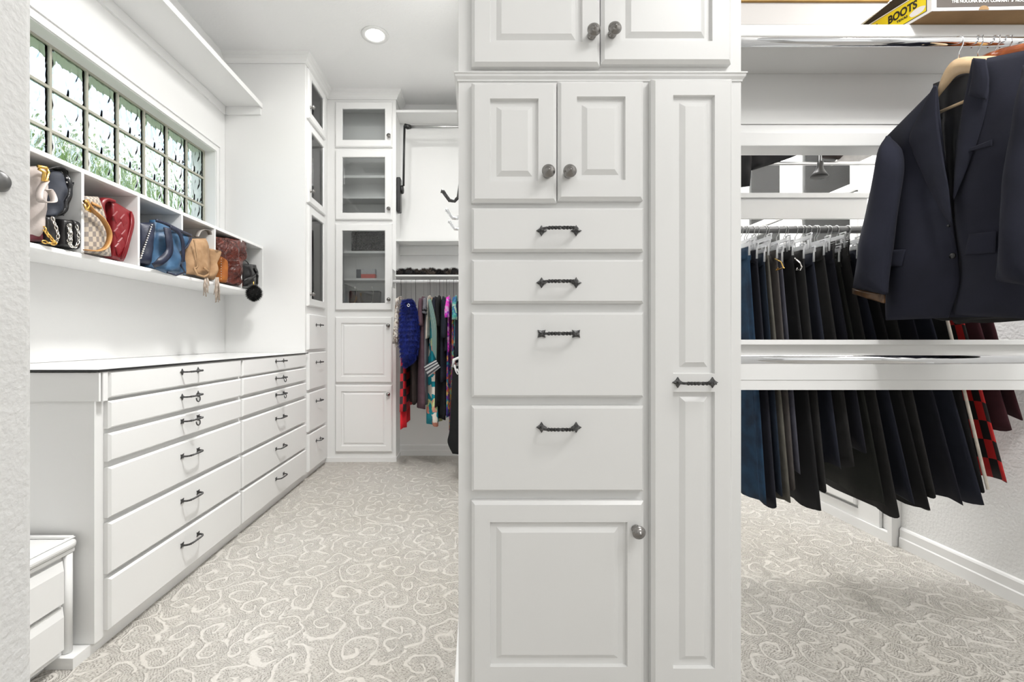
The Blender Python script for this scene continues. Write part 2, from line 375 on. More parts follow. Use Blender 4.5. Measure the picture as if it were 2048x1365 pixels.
bm_.add([(-.010,-h,-h),(-.010,h,-h),(-.010,h,h),(-.010,-h,h),(.006,-h,-h),(.006,h,-h),(.006,h,h),(.006,-h,h),(.012,-h+e,-h+e),(.012,h-e,-h+e),(.012,h-e,h-e),(.012,-h+e,h-e)],
        [(3,2,1,0),(0,1,5,4),(1,2,6,5),(2,3,7,6),(3,0,4,7),(4,5,9,8),(5,6,10,9),(6,7,11,10),(7,4,8,11),(8,9,10,11)])
bme = mesh_of(bm_, 'glass_block', BLOCKG)
for i in range(8):
    for j in range(3):
        y = 1.569+pit*(i+.5); z = 2.262-pit*(j+.5)
        inst('glass_block', bme, win, (-1.838, y, z))
for i in range(1, 9): jb.box(-1.848, -1.824, 1.569+pit*i-.006, 1.569+pit*i+.006, 1.713, 2.262)
for j in range(0, 4):
    z = 2.262-pit*j; jb.box(-1.847, -1.823, 1.569, 3.033, z-.006, z+.006)
part('block_joints', jb, MORTAR, win)
part('window_sill', MB().box(-1.90, XL+.015, WY0, WY1, WZ0-0.02, WZ0+.001), WHITE, win)

# crown moulding and baseboards
def sweep(path, prof):
    mb = MB(); n = len(prof); vs = []
    for (x, y, dx, dy) in path:
        vs += [(x+dx*d, y+dy*d, z) for d, z in prof]
    fs = [(i*n+k, i*n+k+1, (i+1)*n+k+1, (i+1)*n+k) for i in range(len(path)-1) for k in range(n-1)]
    return mb.add(vs, fs)
crown = [(0, 2.945), (0.008, 2.945), (0.010, 2.953), (0.014, 2.956), (0.022, 2.972), (0.036, 2.986), (0.040, 2.988), (0.044, 2.998), (0.048, CEIL), (0, CEIL)]
part('trim_1', sweep([(XL, YN, 0, -1), (XF, YN, 1, -1), (XF, YBC, 1, -1), (XBR, YBC, 1, -1), (XBR, YB, 1, 0)], crown), WHITE, kind='structure')
bprof = [(0, 0.0), (0.016, 0.0), (0.016, 0.045), (0.012, 0.050), (0.012, 0.085), (0.008, 0.092), (0, 0.096)]
part('baseboard_back', sweep([(XBR, YB, 0, -1), (XR, YB, 0, -1)], bprof), WHITE, kind='structure')
part('baseboard_right', sweep([(XR, 2.16, -1, 0), (XR, -2.5, -1, 0)], bprof), WHITE, kind='structure')

# ceiling light, ceiling vent
cl = thing('ceiling_light', 'round white recessed ceiling light glowing above the left aisle', 'ceiling light', (-0.661, 2.975, CEIL))
t_ = MB(); t_.lathe([(0.090, 0), (0.088, 0.005), (0.070, 0.007), (0.060, 0.003), (0.058, 0.0)], (-0.661, 2.975, CEIL), (0, 0, -1), 40); part('trim_ring', t_, WHITE, cl, smooth=True)
emi, nt, b = newmat('lamp_lens'); setp(b, Base_Color=(1, 1, 1, 1), Emission_Color=(1, 0.99, 0.97, 1), Emission_Strength=6.0)
t_ = MB(); t_.lathe([(0.057, 0.0005), (0.057, 0.0035)], (-0.661, 2.975, CEIL), (0, 0, -1), 40); part('lens', t_, emi, cl)
cv = thing('ceiling_vent', 'white louvred ceiling vent seen mirrored in the glass door of the far cabinet', 'vent', (-1.2, 1.96, CEIL))
v_ = MB()
for a in (-.13, .12): v_.box(-1.2+a, -1.2+a+.012, 1.86, 2.06, CEIL-.012, CEIL)
for a in (1.86, 2.048): v_.box(-1.33, -1.07, a, a+.012, CEIL-.012, CEIL)
part('vent_frame', v_, WHITE, cv)
for k in range(9):
    s_ = MB(); s_.obox((-1.2, 1.885+k*.019, CEIL-.008), (.12, 0, 0), (0, .005, .004), (0, .0007, -.0009)); part('louvre', s_, GREY_REC, cv)

# ------------------------------------------------------------------ drawer runs on the left
FL = Face((XF, 0, 0), (0, 1, 0), (1, 0, 0))       # a = world Y
def drawer(root, fc, a0, a1, z0, z1, hz, mesh, d1=0.021, ring=False, ch=0.006):
    mb = MB(); slab(mb, fc, a0, a1, z0, z1, 0.0005, d1, ch, 0.007)
    org = fc.p((a0+a1)/2, (z0+z1)/2, 0)
    d = part('drawer', mb, WHITE, root, origin=org)
    hp = fc.p((a0+a1)/2, hz, d1)
    inst('handle', mesh, d, hp, fc.rot())
    if ring: inst('ring_pull', RINGM, d, hp, fc.rot())
    return d
ZS = [(0.808, 0.895, 0.866), (0.709, 0.798, 0.765), (0.602, 0.693, 0.667), (0.420, 0.583, 0.526), (0.239, 0.403, 0.346), (0.057, 0.224, 0.168)]
cols = [(1.455, 2.274, 1.42, 2.282, 'near white drawer cabinet of the window-side run, six wide drawers with iron pulls'),
        (2.291, 3.150, 2.284, 3.178, 'far white drawer cabinet of the window-side run, beside the tall glass-door cabinet')]
for ci, (a0, a1, y0, y1, lab) in enumerate(cols):
    r = thing('drawer_cabinet', lab, 'cabinet', (-1.48, (y0+y1)/2, 0), 'window-side drawer cabinets')
    bd = MB(); bd.box(XL+.002, XF, y0, y1, 0.035, 0.893)
    part('body', bd, WHITE, r)
    if ci == 0:
        tb = MB(); slab(tb, FL, 1.428, 1.449, 0.800, 0.895, 0.0005, 0.021, .002, .002); tb.box(XL+.002, XF+.021, 1.412, 1.4195, 0.803, 0.893)
        part('top_corner_panel', tb, WHITE, r)
    for k, (z0, z1, hz) in enumerate(ZS):
        drawer(r, FL, a0, a1, z0, z1, hz, HANDLE_DL if k in (0, 1) else HANDLE_SL, ring=k in (1, 2))
ct = thing('worktop', 'white worktop with a thin dark front edge over both drawer cabinets', 'worktop', (-1.48, 2.3, 0.896))
part('slab', MB().box(XL+.001, XF+.020, 1.409, YN-.001, 0.8965, 0.903), COUNTER, ct)
ed = MB().box(XF+.0205, XF+.0235, 1.406, YN-.001, 0.8955, 0.9025); ed.box(XL+.001, XF+.0235, 1.4055, 1.4085, 0.8955, 0.9025)
part('edge_band', ed, BLACK, ct, label='black edge strip')
bk = MB().box(XL, XL+.012, 1.41, YN, 0.904, 0.912); part('back_bead', bk, WHITE, ct)
pl = MB().box(XL+.002, XF-.012, 1.358, YBC+.02, 0, 0.034); part('plinth', pl, WHITE, origin=(-1.48, 2.5, 0), label='low white plinth running under the drawer cabinets on the carpet', cat='plinth')

# bench drawer unit, lower left
bn = thing('bench_cabinet', 'low white bench drawer unit with rounded top against the end of the drawer run', 'cabinet', (-1.45, 1.2, 0))
bx = MB(); bx.box(-1.70, -1.262, 0.86, 1.400, 0.035, 0.352); part('body', bx, WHITE, bn)
tp = MB(); tp.box(-1.72, -1.238, 0.84, 1.4045, 0.352, 0.380); part('top', tp, WHITE, bn, bevel=0.011)
tp2 = MB(); tp2.box(-1.70, -1.246, 0.86, 1.4035, 0.338, 0.3515); part('cove', tp2, WHITE, bn, bevel=0.004)
rm = MB(); rm.box(-1.71, -1.25, 1.388, 1.404, 0.3805, 0.388); rm.box(-1.262, -1.246, 0.85, 1.404, 0.3805, 0.385); part('rim', rm, WHITE, bn, bevel=0.003)
cp = MB(); cp.tube([(-1.256, 1.386, 0.036), (-1.256, 1.386, 0.337)], 0.013, 20); part('corner_column', cp, WHITE, bn, smooth=True)
FBn = Face((-1.262, 0, 0), (0, 1, 0), (1, 0, 0))
for z0, z1 in ((0.055, 0.185), (0.195, 0.325)):
    d_ = MB(); loops(d_, [rect(FBn, 0.88, 1.366, z0, z1, .0005), rect(FBn, 0.88, 1.366, z0, z1, .010), rect(FBn, 0.885, 1.362, z0+.004, z1-.028, .018)])
    part('drawer', d_, WHITE, bn)
part('bench_plinth', MB().box(-1.70, -1.30, 0.87, 1.357, 0, 0.0345), WHITE, bn)

# ------------------------------------------------------------------ cabinets with glass doors
def glass_cabinet(root, fc, x0, x1, y0, y1, doors, a0, a1, fw, shelves, drawers=(), paneldoors=(), stile=0.03, knob_side='right', A0=None, A1=None, hm=None):
    """hollow box; doors: (z0,z1); fc face; A0/A1 cabinet limits along the face"""
    zt = 2.945; zb = 0.035; th = 0.016
    bd = MB()
    bd.box(x0, x0+th, y0+(.0185 if abs(fc.n.y) > 0.5 else 0), y1, zb, CEIL-.001)
    if abs(fc.n.y) > 0.5: bd.box(x1-th, x1, y0+.0185, y1, zb, CEIL-.001)
    low = min(d[0] for d in doors)-.03
    horiz_x = abs(fc.n.y) > 0.5
    if horiz_x: bd.box(x0+th, x1-th, y1-th, y1, zb, CEIL-.001)
    else: bd.box(x0+th, x1-th, y1-th, y1, zb, CEIL-.001); bd.box(x0+th, x1, y0, y0+th, zb, CEIL-.001)
    for z in (zb, low, doors[-1][1]+.01, CEIL-.05): bd.box(x0+th, x1-th, y0+th, y1-th, z, z+th)
    def fbox(a, b_, c, d): 
        p = fc.p(a, c, -.018); q = fc.p(b_, d, 0); bd.box(p[0], q[0], p[1], q[1], c, d)
    fbox(A0, a0+.014, zb, CEIL-.001); fbox(a1-.014, A1, zb, CEIL-.001)
    ds = sorted(list(doors)+list(drawers)+list(paneldoors)); prev = zb
    for (z0, z1) in [d[:2] for d in ds]:
        if z0+.014 > prev: fbox(a0+.014, a1-.014, prev, z0+.014)
        prev = z1-.014
    fbox(a0+.014, a1-.014, prev, CEIL-.001)
    part('body', bd, WHITE, root)
    for z in shelves:
        s = MB(); s.box(x0+th+.001, x1-th-.001, y0+.02 if not horiz_x else y0+.022, y1-th-.001, z-.009, z+.009); part('shelf', s, WHITE, root)
    for (z0, z1) in doors:
        d = MB(); ringdoor(d, fc, a0, a1, z0, z1, (a0+fw, a1-fw, z0+fw, z1-fw), .0005, .02, glass=True)
        do = part('door', d, WHITE, root, origin=fc.p((a0+a1)/2, (z0+z1)/2, 0))
        g = MB(); p = fc.p(a0+fw, z0+fw, .008); q = fc.p(a1-fw, z1-fw, .011); g.box(p[0], q[0], p[1], q[1], p[2], q[2])
        part('pane', g, PANE, do)
        ka = a1-.024 if knob_side == 'right' else a0+.024
        inst('knob', KNOB, do, fc.p(ka, z0+.085, .02), fc.rot())
    for (z0, z1) in drawers:
        drawer(root, fc, a0, a1, z0, z1, z1-.075, hm)
    for (z0, z1) in paneldoors:
        d = MB(); f2 = 0.075
        ringdoor(d, fc, a0, a1, z0, z1, (a0+.05, a1-.05, z0+.05, z1-.05), .0005, .02, field=(a0+f2, a1-f2, z0+f2, z1-f2))
        do = part('door', d, WHITE, root, origin=fc.p((a0+a1)/2, (z0+z1)/2, 0))
        inst('knob', KNOB, do, fc.p(a1-.028, z1-.072, .02), fc.rot())
tc_ = thing('tall_cabinet', 'tall white cabinet with three glass doors over four drawers, past the worktop', 'cabinet', (-1.48, 3.42, 0.035))
glass_cabinet(tc_, FL, XL+.001, XF, YN+.0005, YB-.001, [(1.235, 1.953), (1.974, 2.55), (2.576, 2.93)], 3.205, 3.572, 0.052,
              [1.42, 1.63, 2.18, 2.33], drawers=[(0.05, 0.317), (0.335, 0.612), (0.634, 0.90), (0.922, 1.178)], knob_side='left', A0=YN+.0165, A1=YBC+.02, hm=HANDLE_D)
FB = Face((0, YBC, 0), (1, 0, 0), (0, -1, 0))     # a = world X
bc_ = thing('corner_cabinet', 'tall white cabinet facing the room at the far end, glass doors above two panelled doors', 'cabinet', (-0.92, 3.76, 0.035))
glass_cabinet(bc_, FB, XF+.019, XBR, YBC, YB-.001, [(1.231, 1.934), (1.963, 2.529), (2.553, 2.921)], -1.132, -0.671, 0.056,
              [1.487, 1.71, 2.157, 2.327], paneldoors=[(0.644, 1.178), (0.082, 0.624)], A0=XF+.0003, A1=XBR, knob_side='right')
part('plinth', MB().box(XF-.011, XBR+.006, YBC-.012, YB-.002, 0, 0.0345), WHITE, origin=(-.9, 3.7, 0), label='low white plinth under the far glass-door cabinet', cat='plinth')

# overhead shelf above the window
os_ = thing('overhead_shelf', 'long white shelf high above the glass block window', 'shelf', (-1.64, 2.0, 2.63))
part('board', MB().box(XL, -1.509, 0.64, YN-.001, 2.636, 2.655), WHITE, os_)
part('front_lip', MB().box(-1.509, -1.500, 0.64, YN-.001, 2.628, 2.660), WHITE, os_)
part('cleat', MB().box(XL, XL+.014, 0.64, YN-.016, 2.580, 2.6355), WHITE, os_)
part('end_cleat', MB().box(XL+.0145, -1.510, YN-.015, YN-.001, 2.580, 2.6355), WHITE, os_)

# cubby unit under the window
cu = thing('cubby_shelf', 'long white wall cubby shelf holding handbags below the glass block window', 'shelf', (-1.63, 2.0, 1.307))
XC = -1.495
part('top_board', MB().box(XL+.001, XC, 0.75, YN-.001, 1.632, 1.650), WHITE, cu, bevel=0.003)
part('bottom_board', MB().box(XL+.001, XC, 0.75, YN-.001, 1.307, 1.325), WHITE, cu, bevel=0.003)
DV = [0.84, 1.132, 1.423, 1.714, 2.0, 2.296, 2.587, 2.88, 3.168]
for y in DV: part('divider', MB().box(XL+.001, XC+.001, y-.006, y+.006, 1.3255, 1.6315), WHITE, cu)

# ------------------------------------------------------------------ far hanging closet
sh = thing('closet_shelf', 'topmost white shelf board of the far hanging closet', 'shelf', (0, 3.76, 2.85), 'far closet shelves')
part('board', MB().box(XBR+.001, XR-.45, YBC+.0, YB-.001, 2.843, 2.863), WHITE, sh)
sh = thing('closet_shelf', 'middle white shelf board of the far hanging closet, under the pull-down rod', 'shelf', (0, 3.76, 1.79), 'far closet shelves')
part('board', MB().box(XBR+.001, XR-.45, YBC+.0, YB-.001, 1.795, 1.813), WHITE, sh)
part('cleat', MB().box(XBR+.001, XR-.45, YB-.018, YB-.001, 1.715, 1.794), WHITE, sh)
sh = thing('closet_shelf', 'thin white shelf board of the far closet with black fur lying on it', 'shelf', (0, 3.7, 1.52), 'far closet shelves')
part('board', MB().box(XBR+.001, XR-.45, 3.58, YB-.001, 1.497, 1.510), WHITE, sh)
rd = MB().tube([(XBR+.006, 3.5, 1.446), (XR-.45, 3.5, 1.446)], 0.0125, 14)
rr_ = thing('clothes_rod', 'white clothes rod of the far closet carrying the colourful dresses', 'rod', (-.3, 3.5, 1.446))
part('tube', rd, WPLAST, rr_, smooth=True)
part('socket', MB().box(XBR+.0005, XBR+.006, 3.46, 3.59, 1.40, 1.54), WHITE, rr_)
# pull-down rod
pd_ = thing('pull_down_rod', 'black pull-down wardrobe rod with steel bar above the far closet', 'rod', (XBR+.05, 3.70, 2.1))
Yp = 3.68
part('steel_bar', MB().tube([FY(816, 254, Yp), FY(1010, 254, Yp)], 0.012, 14), STEEL, pd_, smooth=True)
part('elbow', MB().tube([FY(809, 251, Yp), FY(816, 254, Yp), FY(822, 254, Yp)], [0.016, 0.02, 0.015], 12), BPLAST, pd_, smooth=True)
part('arm', MB().tube([FY(809, 252, Yp), FY(808, 300, Yp), FY(807, 372, Yp)], 0.009, 10), BPLAST, pd_, smooth=True)
gx = MB(); gx.box(XBR+.001, XBR+.035, 3.665, 3.74, FY(0, 424, Yp).z, FY(0, 355, Yp).z); part('gearbox', gx, BPLAST, pd_, bevel=0.008)
part('pivot', MB().lathe([(0.0, 0), (.032, 0), (.036, .012), (.03, .02), (0, .024)], (XBR+.035, 3.70, FY(0, 378, Yp).z), (1, 0, 0), 20), BPLAST, pd_, smooth=True)

# ------------------------------------------------------------------ island cabinet
YI = 1.12; YD = 1.10
FI = Face((0, YI, 0), (1, 0, 0), (0, -1, 0))
def ix(px): return (px-950)/F*YD
def iz(py): return 1-(py-678)/F*YD
IX0 = (917-950)/F*YI; IX1 = (1482-950)/F*YI
isl = thing('island_cabinet', 'large white freestanding cabinet tower in the middle, facing the camera', 'cabinet', ((IX0+IX1)/2, YI, 0))
part('body', MB().box(IX0, IX1, YI, 3.3, 0.09, CEIL-.001), WHITE, isl)
part('toe_kick', MB().box(IX0+.02, IX1-.02, YI+.05, 3.25, 0, 0.0895), WHITE, isl)
part('side_base_moulding', MB().box(IX0-.0125, IX0-.0005, YI+.012, 3.3, 0.0, 0.105), WHITE, isl, bevel=.003)
for (a, b_) in ((917, 940), (1468, 1482)): pass
# crown of the lower section
zc0, zc1 = iz(151), iz(138)
cr = sweep([(IX0, 3.3, -1, 0), (IX0, YI, -1, -1), (IX1, YI, 1, -1), (IX1, 3.3, 1, 0)], [(0, zc0-.004), (.0025, zc0-.004), (.003, zc0), (.0075, zc0+.006), (.0085, zc1-.004), (.0105, zc1-.003), (.0105, zc1), (0, zc1)])
part('belt_moulding', cr, WHITE, isl)
def idoor(a0, a1, y1_, y0_, op, fd, knob=None, ch=(0.008,)*4, kn=None):
    d = MB(); ringdoor(d, FI, ix(a0), ix(a1), iz(y0_), iz(y1_), (ix(op[0]), ix(op[1]), iz(op[3]), iz(op[2])), .0005, .02, field=(ix(fd[0]), ix(fd[1]), iz(fd[3]), iz(fd[2])), ch=ch)
    do = part('door', d, WHITE, isl, origin=((ix(a0)+ix(a1))/2, YI, iz((y0_+y1_)/2)))
    if knob: inst('knob', KNOB, do, (ix(knob[0]), YD, iz(knob[1])), FI.rot())
    return do
# the knob head stands 3 cm proud; knob[] is its base on the door
idoor(943, 1201, -520, 130, (980, 1165, -470, 84), (1003, 1143, -440, 66), (1183, 72))
idoor(1203, 1465, -520, 125, (1242, 1425, -470, 82), (1263, 1403, -440, 62), (1224, 69))
idoor(943, 1114, 163, 404, (980, 1077, 197, 362), (1003, 1056, 220, 341), (1094, 349))
idoor(1116, 1288, 160, 400, (1154, 1251, 193, 360), (1175, 1230, 216, 338), (1136, 349))
do = idoor(943, 1289, 1004, 1374, (980, 1255, 1045, 1335), (1003, 1229, 1067, 1312), (1271, 1058))
# tall pull-out: two panels stacked in one front
d = MB()
ringdoor(d, FI, ix(1303), ix(1465), iz(768), iz(157), (ix(1345), ix(1428), iz(748), iz(192)), .0005, .024, field=(ix(1370), ix(1407), iz(725), iz(214)), ch=(.008, .008, 0, .008))
ringdoor(d, FI, ix(1303), ix(1465), iz(1378), iz(768), (ix(1345), ix(1428), iz(1336), iz(784)), .0005, .024, field=(ix(1370), ix(1407), iz(1312), iz(804)), ch=(.008, .008, .008, 0))
do = part('pull_out_front', d, WHITE, isl, origin=(ix(1384), YI, iz(768)))
inst('handle', HANDLE_D, do, (ix(1388), YD-.004, iz(765)), FI.rot())
for (y1_, y0_, hy, ms) in ((415, 503, 462, HANDLE_D), (519, 607, 566, HANDLE_D), (625, 796, 668, HANDLE_S), (813, 985, 855, HANDLE_D)):
    mb = MB(); slab(mb, FI, ix(943), ix(1289), iz(y0_), iz(y1_), 0.0005, 0.02, 0.006, 0.008)
    do = part('drawer', mb, WHITE, isl, origin=(ix(1116), YI, iz((y0_+y1_)/2)))
    inst('handle', ms, do, (ix(1117.5), YD, iz(hy)), FI.rot())
# robe hooks on the island's left side
for k, (Yh, lab) in enumerate(((1.43, 'dark twisted robe hook on the side of the island cabinet, nearest of three'), (1.64, 'bright metal robe hook on the island side, middle of three'), (1.80, 'bright metal robe hook on the island side, farthest of three'))):
    z = 1.45; pts = [(IX0-.004, Yh, z+.075), (IX0-.008, Yh, z+.03), (IX0-.012, Yh, z), (IX0-.024, Yh, z-.012), (IX0-.040, Yh, z-.010), (IX0-.052, Yh, z+.006), (IX0-.060, Yh, z+.018), (IX0-.066, Yh, z+.020)]
    hk = thing('robe_hook', lab, 'hook', (IX0, Yh, z), 'robe hooks on the island side')
    mt = IRON if k == 0 else CHROME
    part('hook', MB().tube(pts, [.004, .005, .0055, .006, .006, .0055, .006, .007], 10), mt, hk, smooth=True)
    part('backplate', MB().box(IX0-.004, IX0-.0002, Yh-.012, Yh+.012, z-.03, z+.09), mt, hk)

# ------------------------------------------------------------------ right closet structure
YS = 1.3757; YP = 1.57
su = thing('upper_shelf', 'long white shelf holding boot boxes above the jacket rod', 'shelf', (1.35, 1.48, 1.92))
part('board', MB().box(IX1+.001, XR-.001, YS, 1.60, 1.925, 1.963), WHITE, su, bevel=.004)
part('lip', MB().box(IX1+.001, XR-.001, YS+.003, YS+.018, 1.908, 1.9245), WHITE, su)
pa = thing('partition_rail', 'grooved white back board of the jacket closet above the pale ledge', 'rail', (1.35, YP, 1.715), 'right closet rails')
part('board', MB().box(IX1+.001, XR-.001, YP, YP+.02, 1.7965, 1.9245), WHITE, pa)
part('board', MB().box(IX1+.001, XR-.001, YP-.004, YP+.02, 1.7485, 1.7955), WHITE, pa)
part('board', MB().box(IX1+.001, XR-.001, YP, YP+.02, 1.7105, 1.7475), WHITE, pa)
lb = thing('partition_rail', 'bright white ledge rail under the grooved back board, above the open gap', 'rail', (1.35, YP, 1.67), 'right closet rails')
part('board', MB().box(IX1+.001, XR-.001, YP-.022, YP+.06, 1.664, 1.710), WHITE, lb, bevel=.002)
lc = thing('partition_rail', 'white cross rail beyond the gap, above the chrome trouser hangers', 'rail', (1.2, 2.1, 1.6), 'right closet rails')
part('board', MB().box(IX1+.001, 1.83, 2.10, 2.12, 1.562, 1.655), WHITE, lc)
part('cap', MB().box(IX1+.001, 1.84, 2.085, 2.135, 1.6555, 1.677), WHITE, lc)
ld = thing('partition_rail', 'wide white rail behind the lower chrome rod, hiding the middle of the trousers', 'rail', (1.35, YP, .82), 'right closet rails')
part('ledge', MB().box(IX1+.001, XR-.001, YP-.03, YP+.018, 0.979, 0.9965), WHITE, ld, bevel=.002)
part('board', MB().box(IX1+.001, XR-.001, YP-.008, YP+.010, 0.857, 0.9785), WHITE, ld)
part('board', MB().box(IX1+.001, XR-.001, YP-.006, YP+.012, 0.822, 0.8565), WHITE, ld)
for (z, lab) in ((1.858, 'chrome clothes rod with the suit jackets, under the boot box shelf'), (0.9395, 'empty lower chrome clothes rod in front of the wide white rail')):
    r = thing('clothes_rod', lab, 'rod', (1.35, 1.30, z), 'chrome closet rods')
    part('tube', MB().tube([(IX1+.001, 1.30, z), (XR-.001, 1.30, z)], .0125, 24), CHROME, r, smooth=True)
    part('flange', MB().lathe([(.0125, 0), (.024, 0), (.022, .006), (.0128, .008)], (IX1+.0012, 1.30, z), (1, 0, 0), 20), CHROME, r, smooth=True)
r = thing('clothes_rod', 'dark steel clothes rod crowded with trouser hangers behind the jackets', 'rod', (1.35, 1.80, 1.436))
part('tube', MB().tube([(IX1+.001, 1.80, 1.436), (XR-.001, 1.80, 1.436)], .0145, 16), GREY_REC, r, smooth=True)

# right-hand cabinets along the wall
XRC = 2.03
FR = Face((XRC, 0, 0), (0, -1, 0), (-1, 0, 0))    # a = -Y
rc = thing('wall_cabinet', 'white glass-door cabinets along the right wall, seen through the open rails', 'cabinet', (2.3, 3.0, 0.05))
bd = MB(); bd.box(XRC, 2.045, 2.26, YB, 0.05, 0.10)
part('base_rail', bd, WHITE, rc)
part('plinth', MB().box(XRC-.01, 2.045, 2.19, YB, 0, 0.0495), WHITE, rc)
pb = MB(); pb.box(XRC+.0, XRC+.015, 2.26, YB, 2.72, 2.9)
for y in (2.26, 2.81, 3.35): pb.box(XRC, XRC+.015, y, y+.13 if y > 2.3 else y+.125, 0.10, 2.72)
part('face_frame', pb, WHITE, rc)
for (y0, y1) in ((2.385, 2.81), (2.94, 3.35)):
    for (z0, z1) in ((0.12, 0.95),):
        d = MB(); ringdoor(d, FR, -y1, -y0, z0, z1, (-y1+.05, -y0-.05, z0+.05, z1-.05), .0005, .02, field=(-y1+.075, -y0-.075, z0+.075, z1-.075)); part('door', d, WHITE, rc)
    d = MB(); ringdoor(d, FR, -y1, -y0, 0.99, 1.78, (-y1+.03, -y0-.03, 1.03, 1.74), .0005, .018, glass=True); do = part('door', d, WHITE, rc)
    g = MB(); g.box(XRC-.01, XRC-.006, y0+.03, y1-.03, 1.03, 1.74); part('pane', g, PANE, do)
    d = MB(); ringdoor(d, FR, -y1, -y0, 1.79, 2.70, (-y1+.03, -y0-.03, 1.83, 2.66), .0005, .018, glass=True); do = part('door', d, WHITE, rc)
    g = MB(); g.box(XRC-.01, XRC-.006, y0+.03, y1-.03, 1.83, 2.66); part('pane', g, PANE, do)
    for z in (1.45, 2.02, 2.3): part('shelf', MB().box(XRC+.0005, XRC+.014, y0, y1, z, z+.03), WHITE, rc)
ps = MB(); ps.box(XR-.045, XR-.0005, 2.165, 2.188, 0.0, 2.9); part('trim_2', ps, WHITE, kind='structure')

# ------------------------------------------------------------------ soft things: lofts
def interp(poly, t):
    n = len(poly)-1; f = t*n; i = min(int(f), n-1); u = f-i
    p0 = poly[max(i-1, 0)]; p1 = poly[i]; p2 = poly[i+1]; p3 = poly[min(i+2, n)]
    if n < 2: return p1.lerp(p2, u)
    return 0.5*((2*p1)+(p2-p0)*u+(2*p0-5*p1+4*p2-p3)*u*u+(3*p1-p0-3*p2+p3)*u**3)
def loft(A, B, out, bulge=0.01, depth=0.02, nu=14, nv=20, nz=0.004, nf=25, seed=0, prof=2.0, folds=0, fa=0.0, mb=None):
    """closed cushion between the polylines A and B; out = direction of the visible side"""
    out = Vector(out); mb = mb or MB(); base = len(mb.v); vs = []; A = [Vector(a) for a in A]; B = [Vector(b) for b in B]
    for side in (1, -1):
        for j in range(nv+1):
            t = j/nv; a = interp(A, t); b = interp(B, t)
            for i in range(nu+1):
                s = i/nu; p = a.lerp(b, s)
                e = (1-abs(2*s-1)**prof)*(1-abs(2*t-1)**(prof*3))
                w = nz*mnoise.noise(Vector((p.x, p.y, p.z))*nf+Vector((seed*3.1, 0, 0)))
                w += fa*math.sin(folds*2*math.pi*s+seed+1.5*math.sin(t*3+seed))*min(1, t*2)
                dd = (bulge*e+w*min(1, e*4)) if side == 1 else (-depth*(0.25+0.75*e)-w*0.3)
                vs.append(p+out*dd)
    n1 = (nu+1)*(nv+1); fs = []
    for j in range(nv):
        for i in range(nu):
            q = (j*(nu+1)+i, j*(nu+1)+i+1, (j+1)*(nu+1)+i+1, (j+1)*(nu+1)+i)
            fs.append(q); fs.append(tuple(x+n1 for x in q[::-1]))
    for j in range(nv):
        for i in (0, nu):
            a, b = j*(nu+1)+i, (j+1)*(nu+1)+i; fs.append((a, b, b+n1, a+n1))
    for i in range(nu):
        for j in (0, nv):
            a, b = j*(nu+1)+i, j*(nu+1)+i+1; fs.append((a, b, b+n1, a+n1))
    mb.add(vs, fs)
    for side in range(2):
        for j in range(nv+1):
            for i in range(nu+1): mb.uv[base+side*n1+j*(nu+1)+i] = (i/nu, 1-j/nv)
    return mb
def fix(o):
    import bmesh
    bm = bmesh.new(); bm.from_mesh(o.data); bmesh.ops.recalc_face_normals(bm, faces=bm.faces); bm.to_mesh(o.data); bm.free(); return o
def lp(pts, X): return [SX(a, b, X) for a, b in pts]
def lpf(pts, Y): return [FY(a, b, Y) for a, b in pts]
def chain(pts, r, link=0.012):
    """chain of small links along a polyline, as one mesh"""
    pts = [Vector(p) for p in pts]; mb = MB(); ln = sum((pts[i+1]-pts[i]).length for i in range(len(pts)-1)); n = max(3, int(ln/link))
    pos = []
    for k in range(n+1):
        d = ln*k/n
        for i in range(len(pts)-1):
            l = (pts[i+1]-pts[i]).length
            if d <= l or i == len(pts)-2: pos.append(pts[i].lerp(pts[i+1], min(1, d/l))); break
            d -= l
    for k in range(n):
        a, b = pos[k], pos[k+1]; t = (b-a).normalized(); c = (a+b)/2
        nn = t.cross(Vector((1, 0.2, 0))).normalized(); nn = nn if k % 2 else t.cross(nn)
        mb.tube([c+t*math.cos(q)*link*.62+nn*math.sin(q)*link*.36 for q in [i*2*math.pi/8 for i in range(9)]], r, 5, False)
    return mb
def strap(pts, w, th, wid):
    """flat strap along pts; wid = direction of its width"""
    pts = [Vector(p) for p in pts]; wid = Vector(wid).normalized(); mb = MB(); vs = []; n = 24
    for i in range(n+1):
        p = interp(pts, i/n); q = interp(pts, min(1, i/n+.01)); r = interp(pts, max(0, i/n-.01)); t = (q-r).normalized(); nn = t.cross(wid).normalized(); ww = nn.cross(t).normalized()
        vs += [p+ww*w+nn*th, p-ww*w+nn*th, p-ww*w-nn*th, p+ww*w-nn*th]
    fs = [(i*4+k, i*4+(k+1) % 4, (i+1)*4+(k+1) % 4, (i+1)*4+k) for i in range(n) for k in range(4)]+[(3, 2, 1, 0), (n*4, n*4+1, n*4+2, n*4+3)]
    mb.add(vs, fs); return mb
